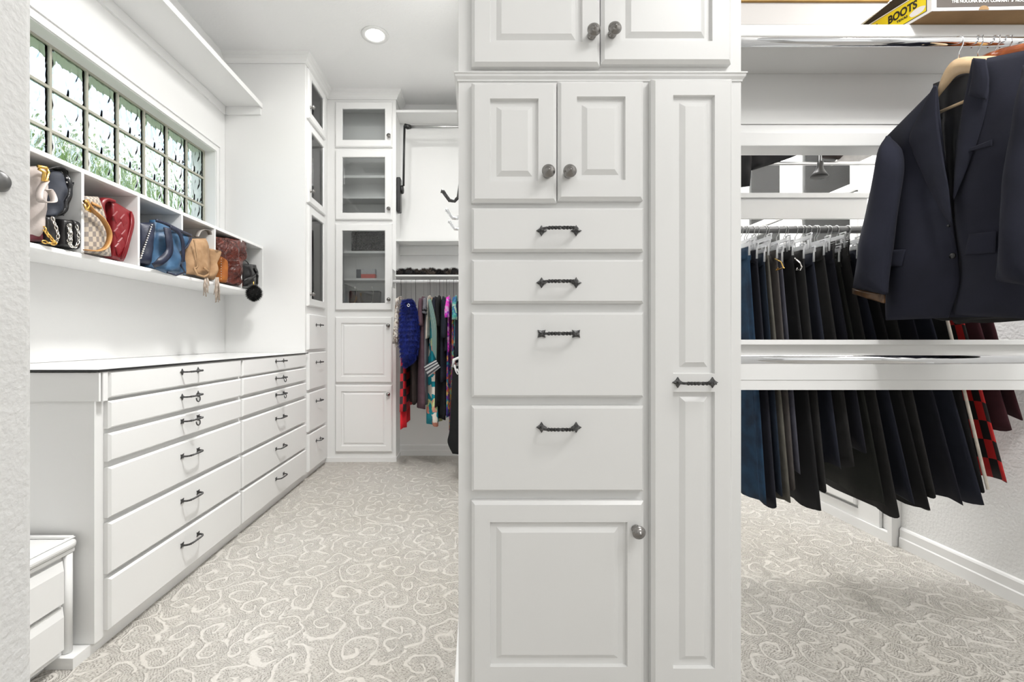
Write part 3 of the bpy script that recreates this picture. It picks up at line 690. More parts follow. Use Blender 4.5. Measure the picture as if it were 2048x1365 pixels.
def fur(mb_src, count, length, droop=0.3, wdt=0.0012, seed=1, size=1.0):
    """fur fibres growing out of the faces of a mesh builder"""
    rnd = random.Random(seed); mb = MB(); fs = mb_src.f; V = [Vector(v) for v in mb_src.v]
    cen = sum(V, Vector())/len(V)
    for _ in range(count):
        f = rnd.choice(fs); a, b, c = V[f[0]], V[f[1]], V[f[2]]; u, v = rnd.random(), rnd.random()
        p = a+(b-a)*u+(c-b)*v*u; n = (b-a).cross(c-a)
        if n.length < 1e-12: continue
        n.normalize()
        d = p-cen; d.z *= 0.1 if droop > .5 else 1
        if n.dot(d) < 0: n = -n
        n = (n+Vector((rnd.uniform(-.5, .5), rnd.uniform(-.5, .5), rnd.uniform(-.5, .5)-droop))).normalized()
        l = length*rnd.uniform(.5, 1.2); t = n.cross(Vector((rnd.random(), rnd.random(), rnd.random()))).normalized()*wdt
        mb.add([p-t, p+t, p+n*l*.6+t*.6, p+n*l+Vector((0, 0, -droop*l*.3))], [(0, 1, 2), (0, 2, 3)])
    return mb

# leathers and cloths
L_CREAM = mottled('cream_leather', (0.46, 0.40, 0.37), (0.54, 0.48, 0.45), 20, 0.4)
L_NAVYB = mottled('blue_black_cloth', (0.010, 0.013, 0.022), (0.02, 0.025, 0.04), 20, 0.7)
L_PATENT = simple('black_patent', (0.01, 0.01, 0.012), 0.12, bump=(25, 0.4, 0.006))
L_BLACK = simple('black_leather', (0.014, 0.013, 0.014), 0.32, bump=(150, 0.4, 0.001))
L_BURG = simple('burgundy_leather', (0.09, 0.012, 0.02), 0.3, bump=(200, 0.3, 0.001))
L_RED = simple('red_leather', (0.17, 0.006, 0.010), 0.32, bump=(200, 0.2, 0.001))
L_TAN = mottled('tan_strap', (0.40, 0.18, 0.05), (0.48, 0.24, 0.07), 30, 0.45)
L_SUEDE = mottled('tan_suede', (0.30, 0.175, 0.085), (0.38, 0.235, 0.125), 30, 0.8)
L_COGNAC = mottled('cognac_suede', (0.27, 0.075, 0.010), (0.36, 0.115, 0.015), 30, 0.8)
L_BROWN = mottled('crinkled_brown', (0.045, 0.009, 0.006), (0.13, 0.028, 0.018), 40, 0.16, (38, 1.0, 0.02))
L_BLUE = mottled('blue_leather', (0.018, 0.055, 0.115), (0.045, 0.115, 0.21), 14, 0.45)
L_NAVY = mottled('navy_leather', (0.008, 0.011, 0.027), (0.015, 0.02, 0.045), 20, 0.45)
L_GREY = simple('grey_leather', (0.25, 0.23, 0.21), 0.4)
DAMIER = checker('checked_canvas', (0.46, 0.39, 0.31), (0.22, 0.19, 0.17), 9, 13, 0.55)
TASSEL = mottled('tassel_suede', (0.32, 0.26, 0.21), (0.5, 0.42, 0.35), 60, 0.8)
OX = (1, 0, 0)
def bag(label, group, main, mat, extra=(), name='handbag'):
    pts = main.v; c = sum((Vector(p) for p in pts), Vector())/len(pts); zz = min(p[2] for p in pts)
    r = thing(name, label, 'handbag', (c.x, c.y, zz), group)
    fix(part('bag_body', main, mat, r, smooth=True))
    for (nm, mb, mt) in extra: part(nm, mb, mt, r, smooth=True)
    return r
GB = 'handbags in the cubby shelf'
XB = -1.50
# cubby with the stacked dark bags
b1 = loft(lp([(56, 335), (54, 380), (55, 430), (52, 470)], XB-.01), lp([(84, 332), (92, 370), (88, 430), (78, 480)], XB-.01), OX, .03, .12, seed=1, nz=.01)
bag('cream leather bag with a gold buckle, at the near end of the handbag cubbies', GB, b1, L_CREAM,
    [('buckle', MB().tube([SX(a, b, XB+.035) for a, b in ((76, 333), (93, 336), (96, 345), (94, 362), (86, 362), (88, 345), (78, 338))], .0055, 8), GOLD),
     ('strap', strap([SX(92, 362, XB+.03), SX(80, 382, XB+.05), SX(80, 400, XB+.06), SX(93, 405, XB+.06), SX(108, 402, XB+.05), SX(100, 382, XB+.04), SX(86, 380, XB+.04)], .010, .0015, (1, .5, .2)), L_CREAM)])
b1 = loft(lp([(94, 338), (88, 370), (80, 420), (78, 432)], XB-.02), lp([(122, 344), (130, 380), (122, 415), (104, 440)], XB-.02), OX, .03, .14, seed=2, nz=.012)
bag('soft blue-black cloth bag stacked on the chained purses', GB, b1, L_NAVYB, [('strap', strap([SX(96, 338, XB), SX(115, 334, XB), SX(130, 338, XB)], .004, .002, (1, 0, 0)), L_BLACK)])
b1 = loft(lp([(120, 340), (124, 370), (118, 410), (110, 432)], XB-.03), lp([(136, 338), (140, 390), (138, 410), (128, 432)], XB-.03), OX, .02, .12, seed=3, nz=.01)
ex = [('top_loop', strap([SX(136, 385, XB-.03), SX(142, 370, XB-.03), SX(148, 362, XB-.03), SX(145, 360, XB-.05)], .008, .002, (1, 0, 0)), L_PATENT)]
st_ = MB()
for (a, b) in ((132, 356), (132, 365)): st_.lathe([(.004, 0), (.003, .004), (0, .006)], SX(a, b, XB-.005), (1, 0, 0), 8)
ex.append(('studs', st_, SILVER))
bag('shiny black patent bag standing upright in the dark-bag cubby', GB, b1, L_PATENT, ex)
b1 = loft(lp([(58, 434), (56, 482)], XB-.01), lp([(83, 434), (84, 484)], XB-.01), OX, .01, .14, seed=4, nz=.003, prof=6)
bag('burgundy and black purse with a gold chain, below the cream bag', GB, b1, L_BURG, [('chain', chain([SX(80, 438, XB+.01), SX(92, 465, XB+.025), SX(112, 488, XB+.02), SX(100, 487, XB+.015), SX(85, 483, XB+.01)], .0026, .014), GOLD)])
b1 = loft(lp([(86, 432), (86, 486)], XB-.01), lp([(106, 432), (112, 490)], XB-.01), OX, .014, .14, seed=5, nz=.004, prof=6)
bag('black flap purse with a thin chain under the cloth bag', GB, b1, L_BLACK, [('chain', chain([SX(104, 434, XB+.015), SX(112, 455, XB+.02), SX(117, 472, XB+.02), SX(113, 485, XB+.015)], .0024, .013), SILVER)])
b1 = loft(lp([(118, 438), (118, 492)], XB-.01), lp([(140, 440), (140, 496)], XB-.01), OX, .016, .14, seed=6, nz=.004, prof=6)
bag('black flap purse with a silver chain, second from the first divider', GB, b1, L_BLACK, [('chain', chain([SX(137, 448, XB+.018), SX(139, 465, XB+.02), SX(137, 485, XB+.02), SX(145, 495, XB+.015)], .0024, .013), SILVER), ('chain', chain([SX(139, 448, XB+.018), SX(142, 470, XB+.02), SX(141, 492, XB+.02)], .0024, .013), SILVER)])
b1 = loft(lp([(143, 440), (143, 496)], XB-.01), lp([(158, 444), (159, 500)], XB-.01), OX, .012, .14, seed=7, nz=.004, prof=6)
bag('black flap purse with a pale gold chain, right beside the first divider', GB, b1, L_BLACK, [('chain', chain([SX(152, 450, XB+.018), SX(157, 465, XB+.02), SX(157, 485, XB+.02), SX(150, 496, XB+.015)], .0024, .013), SILVER)])
# checked tote and red woven bag
b1 = loft(lp([(168, 392), (168, 450), (168, 505)], XB-.005), lp([(197, 394), (214, 445), (223, 513)], XB-.005), OX, .012, .11, seed=8, nz=.003, prof=4)
ex = [('tan_strap', strap([SX(170, 400, XB+.02), SX(184, 420, XB+.028), SX(206, 440, XB+.030), SX(219, 468, XB+.030), SX(213, 493, XB+.030), SX(195, 502, XB+.028), SX(170, 500, XB+.02)], .010, .002, (1, 0.1, 0)), L_TAN),
      ('gold_clasp', MB().tube([SX(a, b, XB+.03) for a, b in ((169, 402), (175, 404), (179, 412), (176, 417), (181, 424), (172, 418), (168, 408))], .0042, 8), GOLD),
      ('name_tab', MB().obox(SX(193, 411, XB+.011), (.002, 0, 0), (0, .022, -.003), (0, 0, .005)), L_TAN)]
bag('beige checked canvas tote with a tan leather strap, beside the red bag', GB, b1, DAMIER, ex)
b1 = loft(lp([(221, 403), (232, 406), (246, 414), (260, 422), (273, 427)], XB-.02), lp([(224, 516), (230, 518), (236, 520), (241, 521), (247, 523)], XB-.02), OX, .012, .10, seed=9, nz=.001, prof=6)
hd = strap([SX(206, 436, XB-.012), SX(202, 420, XB-.012), SX(203, 404, XB-.012), SX(212, 399, XB-.012), SX(226, 404, XB-.012)], .012, .006, (1, .5, 0))
r = bag('deep red woven leather bag leaning beside the checked tote', GB, b1, L_RED, [('handle', hd, L_RED), ('side_piping', MB().tube(lp([(262, 424), (262, 450), (254, 485), (243, 519)], XB-.006), .005, 8), L_RED)])
XT = XB-.0085
for i in range(-3, 6):
    for j in range(-2, 9):
        cx = 214+i*14+(j % 2)*7+(j-3)*1.0; cy = 414+j*15.5+i*6.0
        lx = 224; rx = 270-(cy-430)*.28; top = 408+(cx-222)*.42
        if cx-7 < lx or cx+6 > rx or cy-13 < top or cy+13 > 520: continue
        ps = [SX(cx-8.3, cy-4, XT), SX(cx+1.2, cy-14.5, XT), SX(cx+8.3, cy+4, XT), SX(cx-1.2, cy+14.5, XT)]; c = sum(ps, Vector())/4; n = Vector((.0035, 0, 0))
        t_ = MB(); t_.add([c+(p-c)*.98 for p in ps]+[c+(p-c)*.80+n for p in ps]+[c+n*1.5], [(0,1,5,4), (1,2,6,5), (2,3,7,6), (3,0,4,7), (4,5,8), (5,6,8), (6,7,8), (7,4,8)])
        part('woven_strip', t_, L_RED, r)
# navy studded bag and blue tote
b1 = loft(lp([(280, 446), (280, 490), (280, 524)], XB-.01), lp([(312, 445), (304, 490), (301, 532)], XB-.01), OX, .028, .12, seed=10, nz=.005)
stt = MB()
for k in range(16):
    f = k/15; stt.lathe([(.005, 0), (.0032, .004), (0, .007)], SX(303-22*f, 450+66*f, XB+.0185), (1, 0, 0), 8)
bag('navy leather bag with a slanting row of silver studs, next to the blue tote', GB, b1, L_NAVY, [('studs', stt, SILVER)])
b1 = loft(lp([(313, 440), (305, 490), (303, 532), (330, 548)], XB-.0), lp([(384, 471), (370, 500), (366, 520), (372, 550)], XB-.0), OX, .035, .14, nu=22, nv=22, seed=11, nz=.028, nf=14)
ex = [('navy_strap', strap([SX(334, 456, XB+.05), SX(338, 480, XB+.058), SX(338, 505, XB+.055), SX(320, 524, XB+.05), SX(306, 532, XB+.03)], .017, .0025, (.3, 1, .1)), L_NAVY),
      ('navy_strap', strap([SX(340, 455, XB+.04), SX(358, 466, XB+.05), SX(366, 490, XB+.05), SX(366, 524, XB+.04)], .009, .002, (.3, 1, .1)), L_NAVY),
      ('top_band', strap([SX(312, 441, XB+.03), SX(330, 447, XB+.035), SX(360, 462, XB+.035), SX(383, 472, XB+.01)], .007, .003, (0, .3, 1)), L_NAVY),
      ('piping', MB().tube([SX(a, b, XB+.03) for a, b in ((383, 476), (374, 494), (356, 510), (360, 528), (370, 545), (352, 551), (335, 545))], .005, 8), L_NAVY)]
bag('slouchy blue leather tote with navy straps overhanging the cubby edge', GB, b1, L_BLUE, ex)
# tan suede bags
b1 = loft(lp([(381, 478), (376, 510), (373, 548)], XB-.0), lp([(412, 477), (419, 505), (421, 553)], XB-.0), OX, .030, .12, seed=12, nz=.012, nf=18)
ex = [('seam_strap', strap([SX(388, 480, XB+.034), SX(393, 505, XB+.036), SX(395, 532, XB+.036), SX(388, 537, XB+.034)], .004, .002, (0, 1, .1)), L_SUEDE),
      ('gathered_hem', MB().tube([SX(a, b, XB+.040) for a, b in ((388, 537), (394, 550), (408, 554), (417, 550), (416, 543), (408, 536))], .006, 8), L_SUEDE),
      ('grey_top_loop', strap([SX(393, 474, XB-.02), SX(400, 462, XB-.02), (SX(412, 460, XB-.02)), SX(420, 468, XB-.02), SX(423, 500, XB-.02)], .012, .002, (1, 0, 0)), L_GREY)]
bag('tall tan suede bucket bag with a dark hoop handle', GB, b1, L_SUEDE, ex)
def tassel(px, py0, py1, X, seed):
    rnd = random.Random(seed); mb = MB()
    for k in range(26):
        a = px+rnd.uniform(-5, 5); e = py1+rnd.uniform(-18, 4); p = SX(a*.6+px*.4, py0, X+rnd.uniform(-.006, .006)); q = SX(a+rnd.uniform(-2, 2), e, X+rnd.uniform(-.01, .012))
        m_ = (p+q)/2+Vector((rnd.uniform(-.004, .004),)*3); mb.tube([p, m_, q], .0026, 4)
    return mb
b1 = loft(lp([(418, 497), (422, 530), (416, 552)], XB-.0), lp([(442, 502), (433, 520), (430, 562)], XB-.0), OX, .028, .10, seed=13, nz=.014, nf=22)
bag('small light tan suede bag with hanging fringe tassels over the cubby edge', GB, b1, L_SUEDE, [('tassel', tassel(412, 556, 590, XB+.03, 1), TASSEL), ('tassel', tassel(434, 555, 602, XB+.03, 2), TASSEL)])
b1 = loft(lp([(441, 512), (440, 563)], XB-.01), lp([(454, 522), (452, 566)], XB-.01), OX, .018, .10, seed=14, nz=.004, prof=4)
stt = MB()
for k in range(9): stt.lathe([(.003, 0), (.002, .002), (0, .004)], SX(442, 518+k*5, XB+.012), (1, 0, 0), 6)
bag('narrow cognac orange suede bag with tiny studs between tan and brown bags', GB, b1, L_COGNAC, [('studs', stt, SILVER)])
b1 = loft(lp([(432, 474), (440, 512), (453, 530), (455, 566)], XB-.01), lp([(493, 481), (491, 505), (482, 535), (487, 574)], XB-.01), OX, .035, .13, nu=22, nv=24, seed=15, nz=.035, nf=17)
ex = [('handle', strap([SX(436, 492, XB+.045), SX(446, 484, XB+.05), SX(455, 478, XB+.05), SX(457, 495, XB+.05), SX(448, 510, XB+.045)], .006, .003, (.3, 1, .1)), L_BROWN)]
bag('crinkled glossy reddish-brown leather hobo bag, largest in the far cubbies', GB, b1, L_BROWN, ex)
b1 = loft(lp([(484, 527), (487, 550), (488, 573)], XB-.01), lp([(512, 530), (514, 550), (514, 574)], XB-.01), OX, .024, .11, seed=17, nz=.010, nf=25, prof=4)
sp_ = MB(); R = .040; pc = SX(508, 587, XB+.045)
sp_.lathe([(R*math.sin(a), -R*math.cos(a)) for a in [math.pi*i/12 for i in range(13)]], pc, (0, 0, 1), 20)
FURK = simple('black_fur', (0.008, 0.008, 0.008), 0.9)
ex = [('braided_strap', MB().tube([SX(a, b, XB+.035+.004*math.sin(i*2)) for i, (a, b) in enumerate(((488, 562), (496, 558), (503, 556), (510, 552), (513, 543), (508, 538), (515, 552), (514, 568)))], .008, 8), L_BLACK),
      ('handle', strap([SX(484, 527, XB+.01), SX(487, 520, XB+.01), SX(494, 524, XB+.01), SX(497, 529, XB+.01)], .003, .002, (1, 0, 0)), L_BLACK),
      ('gold_ring', MB().tube([SX(507, 563, XB+.036), SX(507, 573, XB+.036)], .004, 8), GOLD),
      ('pompom', sp_, FURK), ('pompom_fur', fur(sp_, 4200, .018, 0, .0009, 5), FURK)]
bag('small black leather bag with a furry black pompom at the far end of the cubbies', GB, b1, L_BLACK, ex)

# ------------------------------------------------------------------ things behind the glass doors
def quilt_box(label, x0, x1, y0, y1, z0, z1, mat):
    r = thing('handbag', label, 'handbag', ((x0+x1)/2, (y0+y1)/2, z0))
    o = part('bag_body', MB().box(x0, x1, y0, y1, z0, z1), mat, r, bevel=.012)
    return r
QUILT, nt, b = newmat('quilted_leather'); setp(b, Base_Color=(0.012, 0.012, 0.013, 1), Roughness=0.3)
t = N(nt, 'ShaderNodeTexCoord'); mp = N(nt, 'ShaderNodeMapping'); mp.inputs['Rotation'].default_value = (0, math.radians(45), 0)
nt.links.new(t.outputs['Object'], mp.inputs[0]); vm = N(nt, 'ShaderNodeVectorMath', operation='MULTIPLY'); vm.inputs[1].default_value = (170, 170, 170); nt.links.new(mp.outputs[0], vm.inputs[0])
vs_ = N(nt, 'ShaderNodeVectorMath', operation='SINE'); nt.links.new(vm.outputs[0], vs_.inputs[0]); va = N(nt, 'ShaderNodeVectorMath', operation='ABSOLUTE'); nt.links.new(vs_.outputs[0], va.inputs[0])
ss = N(nt, 'ShaderNodeSeparateXYZ'); nt.links.new(va.outputs[0], ss.inputs[0]); mn = N(nt, 'ShaderNodeMath', operation='MINIMUM'); nt.links.new(ss.outputs[0], mn.inputs[0]); nt.links.new(ss.outputs[2], mn.inputs[1])
bp = N(nt, 'ShaderNodeBump', Strength=1.0, Distance=0.01); nt.links.new(mn.outputs[0], bp.inputs['Height']); nt.links.new(bp.outputs[0], b.inputs['Normal'])
a_ = FY(703, 503, 3.72); b_ = FY(770, 464, 3.72)
r = quilt_box('black quilted flap handbag behind glass on the top shelf of the far cabinet', a_.x, b_.x, 3.70, 3.77, 1.7195, b_.z, QUILT)
em = MB()
for sx, a0 in ((-.004, .7), (.004, math.pi+.7)):
    c = Vector(((a_.x+b_.x)/2-.01+sx, 3.697, 1.738)); em.tube([c+Vector((.0085*math.cos(q), 0, .0085*math.sin(q))) for q in [a0+i*(2*math.pi-1.4)/12 for i in range(13)]], .0018, 6)
part('clasp_emblem', em, SILVER, r, label='silver clasp of two interlocked arcs')
fp = MB(); fp.box(a_.x+.01, b_.x-.01, 3.694, 3.6995, 1.728, 1.80); part('flap', fp, QUILT, r, bevel=.002)
r = thing('jewellery_box', 'small patterned red and white box on the middle glass cabinet shelf', 'box', (-.88, 3.72, 1.4965))
a_ = FY(722, 559, 3.70); b_ = FY(750, 538, 3.70); zt = 1.4965
PRB = prints('speckled_lid', [(0.7, .7, .7), (.1, .1, .1), (.5, .5, .55), (.9, .9, .9)], 260)
part('base', MB().box(a_.x, b_.x, 3.70, 3.76, zt, zt+.036), simple('coral_red', (0.65, 0.06, 0.035), 0.5), r)
part('lid', MB().box(a_.x, b_.x, 3.70, 3.76, zt+.0365, b_.z+.0), PRB, r)
part('side_panel', MB().box(a_.x-.04, a_.x-.001, 3.705, 3.755, zt, b_.z-.004), L_NAVY, r)
r = thing('handbag', 'dark purse with two thin chains on the bottom shelf behind glass', 'handbag', (-.9, 3.74, 1.255))
part('bag_body', MB().box(FY(698, 0, 3.74).x, FY(760, 0, 3.74).x, 3.74, 3.80, 1.2215+.0, 1.40), L_BLACK, r, bevel=.01)
for px in (712, 746): part('chain', chain([FY(px-2, 574, 3.735), FY(px+1, 585, 3.733), FY(px-3, 606, 3.733)], .0015, .012), SILVER, r)
r = thing('hat', 'small dark round hat on a shelf behind the second glass door', 'hat', (-.73, 3.74, 1.97))
part('crown', MB().lathe([(0.05, 0), (.05, .03), (.04, .05), (0, .055)], (-.76, 3.76, 1.9905), (0, 0, 1), 24), simple('dark_felt', (.02, .02, .02), .9), r, smooth=True)
part('brim', MB().lathe([(.07, 0), (.07, .003), (.05, .005), (.05, 0)], (-.76, 3.76, 1.9865), (0, 0, 1), 24), simple('dark_felt', (.02, .02, .02), .9), r, smooth=True)
r = thing('shoe', 'pale strappy shoe on a shelf in the side glass cabinet', 'shoe', (-1.35, 3.35, 1.43))
fix(part('upper', loft([(-1.42, 3.30, 1.47), (-1.36, 3.31, 1.50), (-1.26, 3.31, 1.435)], [(-1.42, 3.37, 1.47), (-1.36, 3.36, 1.50), (-1.26, 3.37, 1.435)], (0, 0, 1), .012, .01, 6, 10), L_CREAM, r, smooth=True))
part('heel', MB().tube([(-1.42, 3.335, 1.43), (-1.415, 3.335, 1.475)], [.006, .012], 8), L_BLACK, r)

# ------------------------------------------------------------------ garments
def garment_mb(xt, xb, yc, zt, zb, hwt, hwb, ht, seed, shoulder=True, nv=18, nr=24, hemz=0.0, waves=5, nearb=None):
    mb = MB(); vs = []
    for j in range(nv+1):
        t = j/nv; z = zt+(zb-zt)*t; hw = hwt+(hwb-hwt)*t
        if shoulder:
            e = min(1, t/.10); hw = hw*(.35+.65*math.sin(e*math.pi/2))
        hh = ht*(0.55+0.6*min(1, t*1.6)) if t > 0 else ht*.3
        if j == 0: hh = ht*.4
        x0 = xt+(xb-xt)*t
        for k in range(nr):
            a = 2*math.pi*k/nr; ca, sa = math.cos(a), math.sin(a)
            y = hw*math.copysign(abs(ca)**.8, ca)
            x = hh*math.copysign(abs(sa)**.7, sa)*(1+.25*math.sin(waves*a+seed))+.45*hh*math.sin(3.5*y/.1+seed+t*1.5)*t
            zz = z+(hemz*ca*t if t > .5 else 0)+.006*math.sin(4*a+seed)*t
            vs.append((x0+x, yc+y, zz))
    for j in range(nv+1):
        for k in range(nr): mb.uv[j*nr+k] = (k/nr, 1-j/nv)
    fs = [(j*nr+k, j*nr+(k+1) % nr, (j+1)*nr+(k+1) % nr, (j+1)*nr+k) for j in range(nv) for k in range(nr)]
    fs += [tuple(range(nr))[::-1], tuple(nv*nr+k for k in range(nr))]
    mb.add(vs, fs); return mb
def sleeve_mb(x, y, zt, zb, dx, dy, r, seed):
    pts = []; rs = []
    for i in range(9):
        t = i/8; pts.append((x+dx*t+.004*math.sin(seed+t*5), y+dy*math.sin(t*1.57), zt+(zb-zt)*t)); rs.append(r*(.75+.35*t))
    mb = MB().tube(pts, rs, 12)
    for i in range(9):
        for k in range(12): mb.uv[i*12+k] = (k/12, 1-i/8)
    # flatten in x
    mb.v = [(x+dx*.5+(v[0]-x-dx*.5)*.65, v[1], v[2]) for v in mb.v]
    return mb
def hook_pts(x, y, zr, zbot, r=.0165):
    p = [(x, y+r*math.cos(a), zr+r*math.sin(a)) for a in [math.radians(d) for d in range(-20, 200, 20)]]
    # open side towards the back; the stem drops from the front
    p = [(q[0], q[1], q[2]) for q in p]
    p.append((x, y-r*.7, zr-.02)); p.append((x, y, zr-.03)); p.append((x, y, zbot)); return p
def hanger(label, group, x, y, zr, zb, mat, hw=.20, r=.0016, arms=True, clips=False, armr=.004, hk=None):
    h_ = thing('clothes_hanger', label, 'hanger', (x, y, zb), group)
    part('hook', MB().tube(hook_pts(x, y, zr, zb), r, 6), hk or STEEL, h_, smooth=True)
    if arms: part('arms', MB().tube([(x, y-hw, zb-.055), (x, y-hw*.4, zb-.012), (x, y, zb), (x, y+hw*.4, zb-.012), (x, y+hw, zb-.055)], armr, 6), mat, h_, smooth=True)
    if clips:
        part('bar', MB().box(x-.004, x+.004, y-hw, y+hw, zb-.008, zb+.006), mat, h_, bevel=.002)
        for s in (-1, 1):
            c = MB(); yy = y+s*(hw-.012); c.tube([(x-.006, yy-.014, zb-.045), (x-.007, yy-.016, zb-.01), (x, yy-.012, zb+.012), (x, yy+.012, zb+.012), (x+.007, yy+.016, zb-.01), (x+.006, yy+.014, zb-.045)], .0035, 6)
            part('clip', c, mat, h_, smooth=True)
    return h_

GRP = 'dresses on the far closet rod'
def gx_(px, Y=3.32): return (px-950)/F*Y
def gz(py, Y=3.32): return 1-(py-678)/F*Y
M_CREAMP = prints('cream_brown_print', [(.62, .58, .52), (.18, .13, .10), (.55, .50, .45), (.30, .28, .27)], 45)
M_REDP = checker('red_diamond_knit', (0.55, 0.01, 0.02), (0.03, 0.015, 0.02), 6, 14)
M_RED = fabric('bright_red', (0.62, 0.01, 0.02)); M_BLUEFUR = mottled('royal_blue_fur', (0.002, 0.008, 0.10), (0.006, 0.022, 0.24), 40, .7)
M_PLUM = fabric('plum_cloth', (0.085, 0.045, 0.058)); M_GREYD = fabric('slate_grey_cloth', (0.12, 0.12, 0.135)); M_CREAM = fabric('ivory_cloth', (0.55, 0.50, 0.43))
M_TEAL = prints('teal_floral', [(0.0, .22, .28), (0, .26, .32), (0, .24, .30), (.55, .62, .30), (.0, .20, .27), (.75, .70, .62), (.62, .25, .18)], 22)
M_TEALS = stripes('teal_white_stripe', [(.0, .30, .36), (.75, .78, .74), (.02, .32, .38), (.45, .50, .25)], 5, 0)
M_STR = stripes('grey_white_cuff', [(.85, .85, .85), (.12, .12, .14)], 4, 1)
M_NAVY = fabric('navy_cloth', (0.007, 0.009, 0.018)); M_BLK = fabric('black_cloth', (0.005, 0.005, 0.006)); M_DBRN = fabric('dark_brown_cloth', (0.022, 0.014, 0.012))
M_MAG = prints('magenta_print', [(.65, .02, .45), (.75, .05, .5), (.6, .3, .55), (.2, .02, .35)], 40)
M_PURP = prints('purple_multicolour_print', [(.04, .02, .18), (.10, .03, .30), (.45, .08, .06), (.05, .04, .22), (.55, .35, .10), (.02, .20, .25)], 38)
M_ORNG = prints('orange_multicolour_print', [(.25, .03, .10), (.5, .12, .03), (.45, .30, .05), (.05, .05, .18), (.30, .05, .22), (.12, .35, .25)], 42)
M_GRNP = prints('green_print', [(.05, .30, .26), (.10, .40, .36), (.35, .5, .4), (.03, .12, .3)], 35)
# (name, label, px left, px right, top y, bottom y, material, sleeve bottom y or None, half width, hanger material)
GL = [
 ('shirt', 'cream and brown patterned shirt at the left end of the far rod', 789, 800, 590, 692, M_CREAMP, 688, .19, WPLAST),
 ('dress', 'red and black diamond-patterned dress below the patterned shirt, left end', 799, 812, 610, 822, M_REDP, None, .17, WPLAST),
 ('dress', 'long bright red dress reaching lowest at the far rod\'s left end', 798, 808, 640, 857, M_RED, None, .15, WPLAST),
 ('dress', 'dark brown long dress hanging behind the blue fur vest', 818, 832, 620, 806, M_DBRN, None, .17, BPLAST),
 ('dress', 'plum mauve short-sleeved dress right of the blue fur vest', 834, 850, 590, 815, M_PLUM, 652, .18, WPLAST),
 ('dress', 'slate grey dress with short sleeve beside the plum dress', 846, 856, 590, 808, M_GREYD, 628, .17, BPLAST),
 ('scarf', 'narrow ivory open garment hanging left of the teal floral dress', 852, 859, 588, 674, M_CREAM, None, .18, WPLAST),
 ('dress', 'teal floral dress with white stripes and a striped grey cuff', 853, 875, 592, 850, M_TEAL, None, .17, WPLAST),
 ('shirt', 'navy short-sleeved top just right of the teal dress', 864, 872, 590, 700, M_NAVY, 625, .18, WPLAST),
 ('dress', 'black long dress with short sleeve behind the teal dress', 870, 881, 588, 812, M_BLK, 652, .18, BPLAST),
 ('dress', 'blue-black tunic in the middle of the dark group', 878, 890, 590, 760, M_NAVY, None, .19, WPLAST),
 ('dress', 'longest plain black dress right of the teal floral dress', 876, 892, 620, 838, M_BLK, None, .15, BPLAST),
 ('shirt', 'dark navy top with a hanging sleeve left of the magenta print', 886, 894, 592, 700, M_NAVY, 676, .19, BPLAST),
 ('dress', 'purple multicolour print dress near the island cabinet edge', 892, 900, 596, 832, M_PURP, None, .17, WPLAST),
 ('shirt', 'bright magenta print top with short sleeve on the far rod', 893, 899, 588, 700, M_MAG, 636, .18, WPLAST),
 ('dress', 'long orange and maroon multicolour print dress near the island edge', 900, 910, 600, 862, M_ORNG, None, .17, WPLAST),
 ('shirt', 'green and aqua print blouse, rightmost bright top on the far rod', 907, 914, 588, 690, M_GRNP, 640, .18, WPLAST),
 ('coat', 'navy blue coat at the right end of the visible far rod', 910, 922, 600, 722, M_NAVY, 716, .19, BPLAST),
]
rnd = random.Random(3)
for gi, (nm, lab, p0, p1, y0, y1, mt, sl, hw, hm) in enumerate(GL):
    xc = (gx_(p0)+gx_(p1))/2; ht = max(.009, (gx_(p1)-gx_(p0))/2*.85); zt = min(gz(y0), 1.375); zb = gz(y1)
    yc = 3.5
    g = thing(nm, lab, 'clothing', (xc, yc, zb), GRP)
    fix(part('body', garment_mb(xc, xc+rnd.uniform(-.006, .006), yc, zt, zb, hw, hw*1.05, ht, gi*1.7, hemz=.012), mt, g, smooth=True))
    if sl:
        for s in (-1, 1): fix(part('sleeve', sleeve_mb(xc-.004, yc+s*(hw*.82), zt-.03, gz(sl), -.004, s*.045, .030, gi), mt, g, smooth=True))
    hanger('thin hanger of '+lab, 'hangers on the far closet rod', xc, yc, 1.446, zt+.005, hm, hw=hw*.82, armr=.003, hk=STEEL if gi % 3 else BPLAST)
    if 'teal floral' in lab:
        A = lpf([(856, 600), (862, 650), (864, 700)], 3.27); B = lpf([(862, 598), (873, 650), (873, 722)], 3.27)
        fix(part('striped_panel', loft(A, B, (0, -1, 0), .008, .006, seed=3), M_TEALS, g, smooth=True))
        A = lpf([(847, 733), (851, 742), (857, 755)], 3.255); B = lpf([(872, 719), (876, 727), (881, 735)], 3.255)
        fix(part('striped_cuff', loft(A, B, (0, -1, 0), .012, .012, 10, 10, nz=.002), M_STR, g, smooth=True))
# blue fur vest
g = thing('fur_vest', 'royal blue fluffy fur vest near the left end of the far closet rod', 'clothing', (gx_(817), 3.4, gz(735)), GRP)
fm = MB(); loft(lpf([(806, 602), (802, 625), (800, 660), (801, 700), (807, 734)], 3.27), lpf([(824, 600), (832, 625), (836, 660), (833, 700), (827, 720)], 3.27), (0, -1, 0), .035, .15, 12, 16, mb=fm)
fix(part('pelt', fm, M_BLUEFUR, g, smooth=True)); part('fur_fibres', fur(fm, 10000, .019, .8, .0010, 9), M_BLUEFUR, g, kind='stuff')
part('ring', MB().tube([FY(817+2.4*math.cos(a), 611+2.6*math.sin(a), 3.20) for a in [i*math.pi/5 for i in range(11)]], .0025, 6), SILVER, g)
hanger('thin wire hanger holding the blue fur vest', 'hangers on the far closet rod', gx_(816), 3.5, 1.446, 1.30, STEEL, hw=.1, armr=.003)
